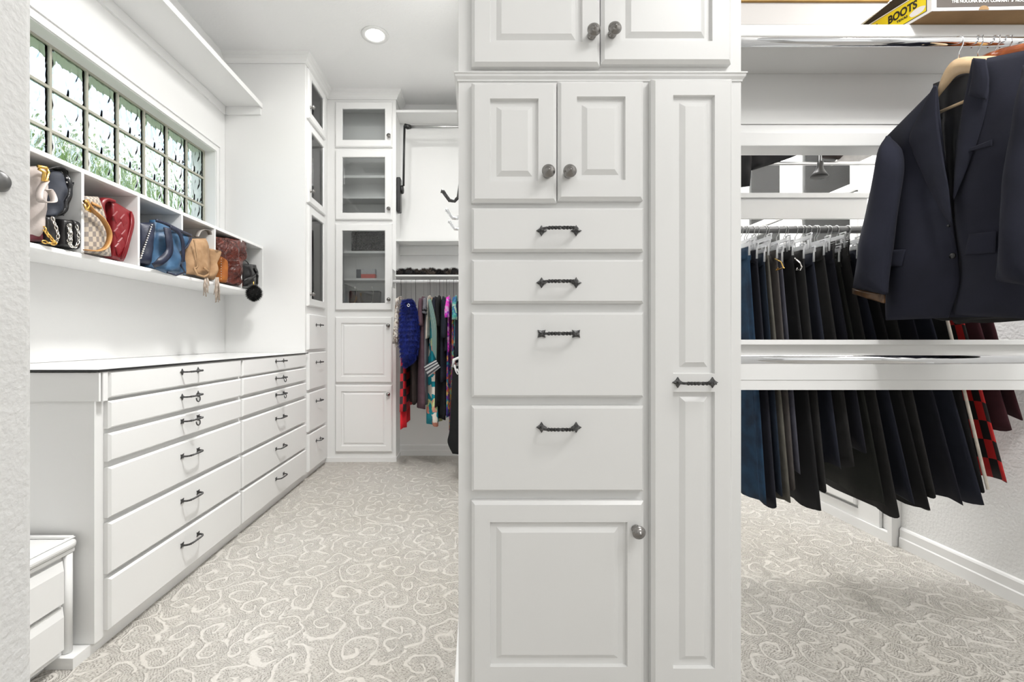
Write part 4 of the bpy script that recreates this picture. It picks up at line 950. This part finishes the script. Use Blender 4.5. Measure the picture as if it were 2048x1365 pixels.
# black long garment in front of the island edge, with white hanger
g = thing('dress', 'long black evening dress hanging low beside the island cabinet edge', 'clothing', (gx_(912, 3.1), 3.1, gz(908, 3.1)), None)
bl = loft(lpf([(905, 735), (902, 800), (899, 860), (895, 885), (905, 908)], 3.1), lpf([(925, 730), (930, 800), (935, 860), (938, 885), (938, 912)], 3.1), (0, -1, 0), .02, .03, 12, 16, nz=.01, nf=12, seed=4)
fix(part('body', bl, M_BLK, g, smooth=True))
h_ = thing('clothes_hanger', 'white hanger with the long black dress at the island cabinet edge', 'hanger', (gx_(910, 3.1), 3.09, gz(730, 3.1)))
part('arms', MB().tube(lpf([(906, 735), (908, 720), (920, 715), (940, 730)], 3.10), .012, 8), WPLAST, h_, smooth=True)
part('hook', MB().tube(lpf([(921, 716), (923, 694), (926, 684), (931, 680), (935, 684)], 3.095), .002, 6), STEEL, h_)
part('loose_strap', strap(lpf([(909, 730), (912, 742), (916, 748), (914, 738)], 3.08), .006, .002, (1, 0, .3)), WPLAST, h_)
hk = thing('robe_hook', 'small dark robe hook holding the long black dress at the island end', 'hook', (IX0, 3.095, 0.98))
part('hook', MB().tube([(IX0-.001, 3.095, .975), (IX0-.018, 3.095, .970), (IX0-.030, 3.095, .972), (IX0-.036, 3.095, .984)], .004, 8), IRON, hk, smooth=True)
# black fur on the shelf
g = thing('fur_stole', 'dark black and brown fur stole lying along the thin far shelf', 'clothing', (gx_(855, 3.65), 3.68, 1.51))
M_DF = prints('dark_fur', [(.008, .007, .007), (.02, .014, .012), (.012, .01, .01), (.06, .045, .035)], 26)
fm = MB()
for k in range(8):
    px = 803+k*15; c = Vector((gx_(px, 3.68), 3.68, 1.535)); R = .034+.008*math.sin(k*2.1)
    vs0 = MB().lathe([(R*math.sin(a), -R*.8*math.cos(a)) for a in [math.pi*i/8 for i in range(9)]], c, (0, 0, 1), 14); b0 = len(fm.v); fm.v += [(x+(x-c.x)*.25, y, max(z, 1.5115)) for x, y, z in vs0.v]; fm.f += [tuple(i+b0 for i in f) for f in vs0.f]
part('pelt', fm, M_DF, g, smooth=True)
ff = MB()
for k in range(8):
    n0 = len(fm.v)//8; sub = MB(); sub.v = fm.v[k*n0:(k+1)*n0]; nf_ = len(fm.f)//8; sub.f = [tuple(i-k*n0 for i in f) for f in fm.f[k*nf_:(k+1)*nf_]]
    q = fur(sub, 1100, .022, 0.1, .0012, k); b0 = len(ff.v); ff.v += [(x, y, max(z, 1.512)) for x, y, z in q.v]; ff.f += [tuple(i+b0 for i in f) for f in q.f]
part('fur_fibres', ff, M_DF, g, kind='stuff')

# ------------------------------------------------------------------ trousers behind the rails
TG = 'trousers and skirts on the dark rod'
DENIM = mottled('blue_denim', (0.002, 0.014, 0.036), (0.006, 0.034, 0.075), 18, .9, (700, .5, .001))
NAV2 = fabric('ink_cloth', (0.0055, 0.006, 0.012)); GREYB = fabric('grey_beige_cloth', (0.085, 0.08, 0.067)); TAUPE = fabric('taupe_cloth', (0.055, 0.048, 0.045)); CHAR = fabric('charcoal_cloth', (0.011, 0.0105, 0.0105)); MARO = fabric('maroon_cloth', (0.035, 0.006, 0.010)); BLG = fabric('blue_grey_cloth', (0.045, 0.045, 0.06)); OLV = fabric('olive_black_cloth', (0.008, 0.009, 0.007))
PLAID = checker('buffalo_plaid', (0.50, 0.012, 0.012), (0.008, 0.006, 0.006), 18, 12)
TL = [(1498, 1530, 1003, DENIM, 'blue denim jeans, first beside the island cabinet'), (1513, 1553, 1012, NAV2, 'dark ink trousers right behind the blue jeans'),
      (1528, 1566, 985, NAVY_ := fabric('deep_blue_cloth', (.003, .009, .02)), 'deep blue trousers between the ink and the beige pair'), (1536, 1578, 1000, GREYB, 'grey-beige wool trousers, palest on the trouser rod'),
      (1553, 1592, 975, TAUPE, 'taupe trousers with a wide waistband beside the beige pair'), (1563, 1600, 940, BLG, 'blue-grey trousers with a shorter hem'),
      (1584, 1640, 1018, M_BLK, 'black pinstriped trousers with hangers clipped near a gold clasp'), (1606, 1655, 978, CHAR, 'black textured skirt behind the gold clasp hanger'),
      (1626, 1680, 930, M_NAVY, 'short navy trousers over the bright gap'), (1646, 1708, 930, CHAR, 'charcoal trousers with a straight hem left of the long coat'),
      (1665, 1735, 898, NAV2, 'dark navy skirt with the highest hem left of the long coat'), (1676, 1768, 1005, OLV, 'olive black trousers under the black clip hanger'),
      (1694, 1800, 1031, CHAR, 'longest wide charcoal trousers on the rod, lowest hem'), (1712, 1830, 1000, M_NAVY, 'dark trousers right of the longest pair'),
      (1735, 1858, 1016, M_BLK, 'black wide trousers with a square hem'), (1760, 1874, 990, CHAR, 'soft charcoal trousers with a rounded hem'),
      (1790, 1926, 1003, NAV2, 'dark grey wide-leg trousers with a slanted hem'), (1826, 1967, 1007, M_NAVY, 'black trousers left of the white side stripe'),
      (1856, 1972, 978, M_BLK, 'black track trousers with a white side stripe'), (1890, 2012, 958, PLAID, 'red and black checked flannel garment at the right'),
      (1916, 2024, 857, MARO, 'maroon skirt right behind the checked flannel'), (1940, 2048, 832, MARO, 'short maroon skirt at the right frame edge')]
for i, (pt, pb, yb, mt, lab) in enumerate(TL):
    yt = 1.655; yn = 1.61
    xt = (pt-950)/F*yt; xb = (pb-950)/F*yn; zb = 1-(yb-678)/F*yn; zt = 1.338-.012*(i % 3)
    yc = 1.80; g = thing('trousers' if 'skirt' not in lab and 'flannel' not in lab else 'skirt', lab, 'clothing', (xt, yc, zb), TG)
    mb = garment_mb(xt, xb, yc, zt, zb, yc-yt, yc-yn, .0105, i*2.3, shoulder=False, hemz=.012, waves=6, nr=32)
    fix(part('cloth', mb, mt, g, smooth=True))
    wb = garment_mb(xt, xt+(xb-xt)*.05, yc, zt+.002, zt-.045, yc-yt+.002, yc-yt+.002, .010, i, shoulder=False, nv=3, nr=24); 
    fix(part('waistband', wb, mt, g, smooth=True))
    if 'with a white side' in lab:
        part('side_stripe', MB().tube([(xt+(xb-xt)*t, yc-(yc-yt)-(yt-yn)*t-.006, zt+(zb-zt)*t) for t in (0, .3, .6, 1)], .005, 8), M_CREAM, g)
    if 'denim' in lab:
        part('seam', MB().tube([(xt+(xb-xt)*t-.012, yc-(yc-yt)-(yt-yn)*t+.012, zt+(zb-zt)*t) for t in (.1, .3, .6, .8, 1)], .0012, 6), DENIM, g)
    blk = i in (10, 12)
    hanger(('black' if blk else 'clear')+' clip hanger of '+lab, 'clip hangers on the dark rod', xt, yc, 1.436, zt+.012, BPLAST if blk else CLEARP, hw=.155, arms=False, clips=True)
# more empty clear hangers
for i in range(9):
    x = 1.03+i*.066+.01*math.sin(i*5); hanger('clear plastic clip hanger squeezed between the trousers on the dark rod', 'clip hangers on the dark rod', x, 1.80, 1.436, 1.372+.01*math.sin(i*3), CLEARP, hw=.15, arms=False, clips=True)
g = thing('clasp_hanger', 'small open gold-coloured hanger clasp among the dark trousers', 'hanger', SX(1557, 538, 1.14), None)
part('clasp', MB().tube([SX(a, b, 1.10) for a, b in ((1550, 518), (1562, 524), (1566, 534), (1568, 536), (1552, 541), (1556, 536))], .0022, 6), GOLD, g)
g = thing('clasp_hanger', 'small curved silver hanger clasp among the black trousers', 'hanger', SX(1598, 530, 1.20), None)
part('clasp', MB().tube([SX(a, b, 1.17) for a, b in ((1590, 517), (1600, 526), (1604, 534), (1600, 540), (1593, 541), (1594, 536))], .003, 6), SILVER, g)

# folded dark clothes over the gap
g = thing('folded_trousers', 'folded black jeans bunched in the gap beside the island cabinet', 'clothing', (1.25, 2.0, 1.70))
part('support_bar', MB().tube([(IX1+.001, 1.95, 1.76), (1.83, 1.95, 1.76)], .008, 8), STEEL, g)
fix(part('leg', loft(lpf([(1470, 262), (1470, 320), (1470, 376)], 1.90), lpf([(1500, 262), (1503, 320), (1500, 372)], 1.90), (0, -1, 0), .02, .03, seed=2, nz=.01), M_BLK, g, smooth=True))
fix(part('bundle', loft(lpf([(1498, 262), (1500, 300), (1503, 340)], 1.93), lpf([(1616, 262), (1612, 300), (1545, 328)], 1.93), (0, -1, 0), .02, .04, 20, 14, seed=6, nz=.03, nf=14), M_BLK, g, smooth=True))
g = thing('folded_trousers', 'folded dark brown jeans over the gap, right of the bell-shaped handle', 'clothing', (1.6, 2.0, 1.70))
fix(part('bundle', loft(lpf([(1632, 262), (1634, 295), (1640, 310)], 1.93), lpf([(1715, 262), (1700, 295), (1680, 318)], 1.93), (0, -1, 0), .02, .04, 16, 12, seed=8, nz=.02, nf=14), M_DBRN, g, smooth=True))
g = thing('folded_trousers', 'folded pale grey garment over the gap next to the jacket shoulder', 'clothing', (1.75, 2.05, 1.72))
fix(part('bundle', loft(lpf([(1700, 262), (1690, 300), (1664, 331)], 1.97), lpf([(1768, 262), (1760, 300), (1722, 322)], 1.97), (0, -1, 0), .015, .03, 16, 12, seed=9, nz=.015, nf=14), fabric('grey_cloth', (.42, .41, .40)), g, smooth=True))
g = thing('bell_pull_rod', 'black bell-shaped rod pull on a steel stem in the gap', 'rod pull', FY(1640, 355, 1.85))
part('stem', MB().tube([FY(1640, 262, 1.85), FY(1640, 330, 1.85)], .006, 12), CHROME, g, smooth=True)
c = FY(1638, 354, 1.85); part('bell', MB().lathe([(.030, 0), (.032, .003), (.024, .014), (.014, .032), (.011, .045), (.011, .062), (.006, .065)], c, (.1, 0, 1), 24), BPLAST, g, smooth=True)
part('cord', MB().tube([FY(1637, 262, 1.84), FY(1636, 325, 1.84)], .0016, 6), BPLAST, g)

# ------------------------------------------------------------------ suit jackets
SUIT = mottled('navy_wool', (0.0060, 0.0072, 0.0165), (0.0092, 0.0105, 0.023), 10, .95, (1200, .4, .001)); LINING = simple('grey_lining', (0.035, 0.036, 0.042), 0.5)
OUTJ = (-1, 0, 0)
j = thing('suit_jacket', 'navy suit jacket nearest the camera on a pale wooden hanger', 'jacket', (1.40, 1.30, 1.06), 'suit jackets on the chrome rod')
XJ = 1.375
def jp(name, A, B, X, bulge=.008, depth=.012, mat=SUIT, **kw):
    o = part(name, loft(lp(A, X), lp(B, X), OUTJ, bulge, depth, **kw), mat, j, smooth=True); fix(o); return o
jp('lining', [(1866, 168), (1868, 250), (1880, 340), (1895, 440)], [(1950, 135), (1945, 230), (1930, 330), (1915, 440)], XJ+.035, .002, .004, LINING, folds=3, fa=.003)
jp('front_panel', [(1770, 276), (1788, 320), (1778, 390), (1770, 470), (1769, 560), (1771, 641)], [(1873, 172), (1879, 235), (1890, 330), (1904, 450), (1917, 560), (1894, 636)], XJ, .022, .014, nu=20, nv=30, nz=.006, nf=7, seed=1)
jp('front_panel', [(1944, 122), (1924, 220), (1910, 310), (1908, 420), (1918, 530), (1905, 630)], [(2075, 96), (2088, 230), (2090, 340), (2090, 450), (2090, 560), (2085, 640)], XJ+.012, .025, .014, nu=22, nv=30, nz=.006, nf=7, seed=2)
jp('back_panel', [(1772, 280), (1776, 400), (1772, 520), (1775, 636)], [(2060, 98), (2075, 300), (2075, 500), (2075, 634)], XJ+.055, .003, .03, nu=16, nv=16, nz=.004)
jp('lapel', [(1868, 170), (1846, 212), (1819, 272), (1824, 300), (1845, 350), (1862, 385), (1900, 452)], [(1873, 172), (1872, 200), (1875, 240), (1882, 290), (1890, 340), (1897, 380), (1903, 452)], XJ-.026, .004, .005, nz=.001, nv=30)
jp('lapel', [(1944, 118), (1934, 170), (1925, 215), (1916, 280), (1910, 335), (1905, 398)], [(1972, 124), (1977, 180), (1971, 222), (1953, 285), (1930, 345), (1907, 400)], XJ-.014, .005, .006, nz=.001, nv=30)
jp('collar', [(1946, 116), (1944, 150), (1936, 190)], [(1970, 118), (1977, 160), (1972, 200)], XJ-.022, .005, .008, nz=.001)
jp('sleeve', [(1772, 272), (1758, 305), (1744, 370), (1730, 440), (1716, 510), (1705, 576)], [(1789, 300), (1795, 340), (1788, 400), (1779, 470), (1771, 540), (1768, 590)], XJ-.055, .030, .05, nu=16, nv=26, nz=.008, nf=9, seed=5)
jp('cuff_lining', [(1704, 577), (1704, 588)], [(1767, 588), (1766, 607)], XJ-.050, .012, .03, mottled('brown_lining', (.04, .02, .008), (.10, .05, .02), 40, .4), nz=.006, nf=30)
jp('sleeve', [(2045, 130), (2030, 220), (2010, 320), (2000, 420), (1996, 500), (1990, 562)], [(2110, 130), (2120, 220), (2110, 320), (2100, 420), (2090, 500), (2080, 575)], XJ-.05, .040, .04, nu=16, nv=26, nz=.008, nf=9, seed=6)
jp('pocket_flap', [(1768, 501), (1768, 535)], [(1811, 499), (1803, 532)], XJ-.026, .003, .004, nz=0)
jp('pocket_flap', [(1938, 468), (1928, 511)], [(1992, 463), (1990, 505)], XJ-.018, .003, .004, nz=0)
jp('breast_pocket', [(1936, 298), (1934, 305)], [(1984, 279), (1984, 292)], XJ-.017, .002, .004, nz=0)
for (a, b, rr) in ((1898, 452, .004), (1906, 512, .0085)):
    part('button', MB().lathe([(rr, 0), (rr, .003), (rr*.7, .0045), (0, .004)], SX(a, b, XJ-.024), OUTJ, 16), L_PATENT, j, smooth=True)
hg = thing('wooden_hanger', 'pale maple wooden hanger inside the nearest navy jacket', 'hanger', (1.40, 1.30, 1.72), 'wooden hangers on the chrome rod')
def whanger(root, X, mat, A=None, B=None):
    if A is None:
        Z = 1.80; top = [(X, 1.30-.20, Z-.075), (X, 1.30-.12, Z-.022), (X, 1.30, Z+.012), (X, 1.30+.12, Z-.022), (X, 1.30+.20, Z-.075)]
        bot = [(X, 1.30-.20, Z-.085), (X, 1.30-.11, Z-.062), (X, 1.30, Z-.030), (X, 1.30+.11, Z-.062), (X, 1.30+.20, Z-.085)]
    fix(part('shoulders', loft(top, bot, OUTJ, .010, .012, 8, 24, nz=0), mat, root, smooth=True))
X = 1.392
fix(part('shoulders', loft(lp([(2030, 118), (1990, 112), (1950, 113), (1928, 114), (1905, 122), (1888, 145), (1874, 188)], X), lp([(2030, 150), (1990, 146), (1950, 147), (1928, 147), (1912, 152), (1897, 168), (1875, 195)], X), OUTJ, .012, .012, 8, 28, nz=0), MAPLE, hg, smooth=True))
part('bar', MB().tube([SX(1876, 226, X), SX(2000, 172, X)], .0045, 12), MAPLE, hg, smooth=True)
part('hook', MB().tube([SX(1917, 117, 1.395), SX(1918, 104, 1.395), SX(1926, 88, 1.397), SX(1927, 77, 1.398), SX(1923, 72, 1.398), SX(1914, 74, 1.398), SX(1905, 84, 1.40), SX(1896, 94, 1.40)], .0018, 8), CHROME, hg, smooth=True)
for k, (X, mat, lab) in enumerate(((1.452, DARKWOOD, 'glossy dark brown wooden hanger right behind the maple one'), (1.50, DARKWOOD, 'second glossy brown wooden hanger behind the nearest jacket'), (1.535, OAK, 'orange oak wooden hanger at the right frame edge'), (1.60, DARKWOOD, 'brown wooden hanger furthest right on the jacket rod'))):
    h2 = thing('wooden_hanger', lab, 'hanger', (X, 1.30, 1.72), 'wooden hangers on the chrome rod'); whanger(h2, X, mat)
    part('hook', MB().tube([(X, 1.30, 1.812), (X, 1.30, 1.830), (X-.004, 1.283, 1.846), (X-.004, 1.283, 1.866), (X, 1.30, 1.876), (X, 1.317, 1.868), (X+.002, 1.318, 1.852)], .0018, 8), CHROME, h2, smooth=True)
    cols_ = (M_BLK, SUIT, M_BLK, CHAR)
    lb_ = ('black suit jacket behind the nearest navy jacket', 'second navy suit jacket, behind the black one', 'plain black blazer further right on the jacket rod', 'charcoal blazer at the right end of the jacket rod')
    g = thing('suit_jacket', lb_[k], 'jacket', (X+.02, 1.30, 1.08), 'suit jackets on the chrome rod')
    if k: fix(part('body', garment_mb(X+.018, X+.018, 1.30, 1.795, 1.085-.01*k, .23, .22, .014, k, nv=20), cols_[k], g, smooth=True))
    else: fix(part('body', garment_mb(X+.012, X+.012, 1.30, 1.785, 1.09, .22, .20, .008, k, nv=20), cols_[k], g, smooth=True))
    for s in (-1, 1): fix(part('sleeve', sleeve_mb(X+.01, 1.30+s*.20, 1.70, 1.16, -.004, s*.025, .022, k), cols_[k], g, smooth=True))

# ------------------------------------------------------------------ boxes on the upper shelf
zs = 1.963
KRAFT = mottled('kraft_board', (0.30, 0.18, 0.08), (0.36, 0.22, 0.10), 12, .8); YEL = simple('yellow_print', (0.80, 0.62, 0.01), 0.45); DGREY = simple('dark_grey_print', (0.10, 0.085, 0.075), 0.5); WCARD = simple('white_card', (0.75, 0.72, 0.70), 0.6)
BLKC = simple('black_card', (0.012, 0.011, 0.010), 0.4); GOLDC = mottled('golden_brown_card', (0.36, 0.19, 0.03), (0.50, 0.28, 0.06), 10, .5)
TXTK = simple('black_ink', (0.01, 0.01, 0.01), .5); TXTW = simple('white_ink', (0.8, .78, .75), .5)
def textmesh(name, s, size, mat, parent, loc, xdir, ydir, bold=0.0, shear=0.0, sx=1.0):
    cu_ = bpy.data.curves.new(name, 'FONT'); cu_.body = s; cu_.size = size; cu_.extrude = 0.0002; cu_.offset = bold; cu_.shear = shear
    to = bpy.data.objects.new('tmp', cu_); COL.objects.link(to); bpy.context.view_layer.update()
    me = bpy.data.meshes.new_from_object(to.evaluated_get(bpy.context.evaluated_depsgraph_get())); bpy.data.objects.remove(to)
    me.name = name; me.materials.clear(); me.materials.append(mat)
    o = bpy.data.objects.new(name, me); COL.objects.link(o); o.parent = parent
    x = Vector(xdir).normalized(); y = Vector(ydir).normalized(); z = x.cross(y); M = Matrix((x, y, z)).transposed().to_4x4() @ Matrix.Diagonal((sx, 1, 1, 1)); M.translation = Vector(loc)-WORG[parent.name]
    o.matrix_local = M; return o
# yellow-ended boot box; slightly turned
bx = thing('boot_box', 'brown boot box with a yellow lettered end, overhanging the upper shelf', 'box', (1.50, 1.46, zs))
c0 = Vector((1.343, 1.3225, zs)); ang = math.radians(14); U = Vector((math.cos(ang*.1), -math.sin(ang*.1), 0)); V = Vector((-math.sin(ang), math.cos(ang), 0)); Z = Vector((0, 0, 1))
def qbox(mb, u0, u1, v0, v1, z0, z1):
    P = lambda u, v, z: c0+U*u+V*v+Z*z
    return mb.add([P(u0,v0,z0),P(u1,v0,z0),P(u1,v1,z0),P(u0,v1,z0),P(u0,v0,z1),P(u1,v0,z1),P(u1,v1,z1),P(u0,v1,z1)], [(0,3,2,1),(4,5,6,7),(0,1,5,4),(1,2,6,5),(2,3,7,6),(3,0,4,7)])
part('box', qbox(MB(), .002, .62, .002, .28, .0005, .074), KRAFT, bx)
part('lid_front', qbox(MB(), 0, .62, -.001, .0015, .0005, .0765), WCARD, bx)
part('lid_end', qbox(MB(), -.001, .0015, .0, .28, .0005, .0765), WCARD, bx)
part('grey_print', qbox(MB(), .012, .61, -.002, -.0012, .0105, .074), DGREY, bx)
part('ink_border', qbox(MB(), -.0017, -.0011, .0115, .275, .0085, .0725), TXTK, bx)
part('yellow_print', qbox(MB(), -.0022, -.0018, .013, .273, .0100, .071), YEL, bx)
nt_ = MB(); nt_.add([c0+U*(.146+.0145*math.cos(a))+V*(-.0024)+Z*(.0006+.0125*math.sin(a)) for a in [i*math.pi/14 for i in range(15)]], [tuple(range(15))]); part('thumb_notch', nt_, KRAFT, bx)
textmesh('lettering', 'THE NOCONA BOOT COMPANY  \u00bb  NOCONA, TEXAS', .0125, TXTW, bx, c0+U*.053+V*(-.0026)+Z*.0225, U, Z, .0004, sx=.88)
# the end lettering reads from the far corner to the near one
textmesh('lettering', 'BOOTS', .034, TXTK, bx, c0+V*.112+Z*.037+U*(-.0027), -V, Z, .0011, sx=.70)
textmesh('lettering', 'NOCONA', .034, TXTK, bx, c0+V*.245+Z*.037+U*(-.0027), -V, Z, .0011, sx=.70)
textmesh('lettering', 'TEXAS', .010, TXTK, bx, c0+V*.088+Z*.024+U*(-.0027), -V, Z, .0003)
ov = MB(); vs = [c0+U*(-.0026)+V*(.034+.020*math.cos(a)*(1+.06*math.sin(5*a)))+Z*(.0235+.0105*math.sin(a)) for a in [i*math.pi/16 for i in range(32)]]; ov.add(vs, [tuple(range(32))]); part('white_oval', ov, WCARD, bx)
bb = thing('boot_box', 'flat black shoe box lying on top of the yellow-ended boot box', 'box', (1.50, 1.46, zs+.077))
part('box', qbox(MB(), -.001, .60, .004, .28, .0775, .108), BLKC, bb, bevel=.002)
wb_ = thing('garment_box', 'flat white garment box on the upper shelf beside the island cabinet', 'box', (.95, 1.5, zs))
part('box', MB().add([(.668,1.378,zs+.0005),(1.180,1.378,zs+.0005),(1.215,1.59,zs+.0005),(.668,1.59,zs+.0005),(.668,1.378,2.03),(1.270,1.378,2.03),(1.27,1.59,2.03),(.668,1.59,2.03)], [(0,3,2,1),(4,5,6,7),(0,1,5,4),(1,2,6,5),(2,3,7,6),(3,0,4,7)]), WCARD, wb_)
gb_ = thing('garment_box', 'golden brown box stacked on the flat white garment box', 'box', (.95, 1.5, 2.03))
part('box', MB().box(.668, 1.265, 1.372, 1.59, 2.0305, 2.15), GOLDC, gb_)

# ------------------------------------------------------------------ outside the window
GRASS = mottled('lawn', (0.10, 0.20, 0.03), (0.20, 0.30, 0.07), 4, .95)
LEAF = mottled('leaves', (0.22, 0.34, 0.10), (0.50, 0.56, 0.30), 3, .7)
part('ground_outside', MB().box(-14, -2.1, -8, 12, -.4, -.3), GRASS, kind='structure')
def tree(loc, r, h, n, seed, lab):
    rnd = random.Random(seed); t = thing('tree', lab, 'tree', loc, 'garden trees outside the window'); lx, ly, lz = loc
    part('trunk', MB().tube([(lx, ly, lz), (lx+.05, ly, lz+h*.5), (lx-.05, ly+.1, lz+h*.8)], [.10, .08, .05], 10), mottled('bark', (.12, .09, .06), (.2, .16, .12), 10), t, smooth=True)
    mb = MB()
    for _ in range(n):
        a, b = rnd.uniform(0, 6.28), rnd.uniform(-1, 1); q = rnd.random()**.5; c = Vector((lx+r*q*math.cos(a)*math.sqrt(1-b*b), ly+r*q*math.sin(a)*math.sqrt(1-b*b), lz+h*.8+r*.8*b*q))
        u = Vector((rnd.uniform(-1, 1), rnd.uniform(-1, 1), rnd.uniform(-1, 1))).normalized()*.09; v = u.cross(Vector((rnd.random(), rnd.random(), 1))).normalized()*.05
        mb.add([c-u, c-v, c+u, c+v], [(0, 1, 2, 3)])
    part('foliage', mb, LEAF, t, kind='stuff')
tree((-5.2, 3.0, -.3), 1.3, 3.4, 2600, 1, 'leafy green tree outside, behind the near glass blocks')
tree((-6.0, 6.4, -.3), 1.5, 3.8, 2600, 2, 'leafy green tree outside, behind the middle glass blocks')
tree((-7.5, 9.5, -.3), 1.8, 4.4, 2600, 3, 'leafy green tree outside, behind the far glass blocks')
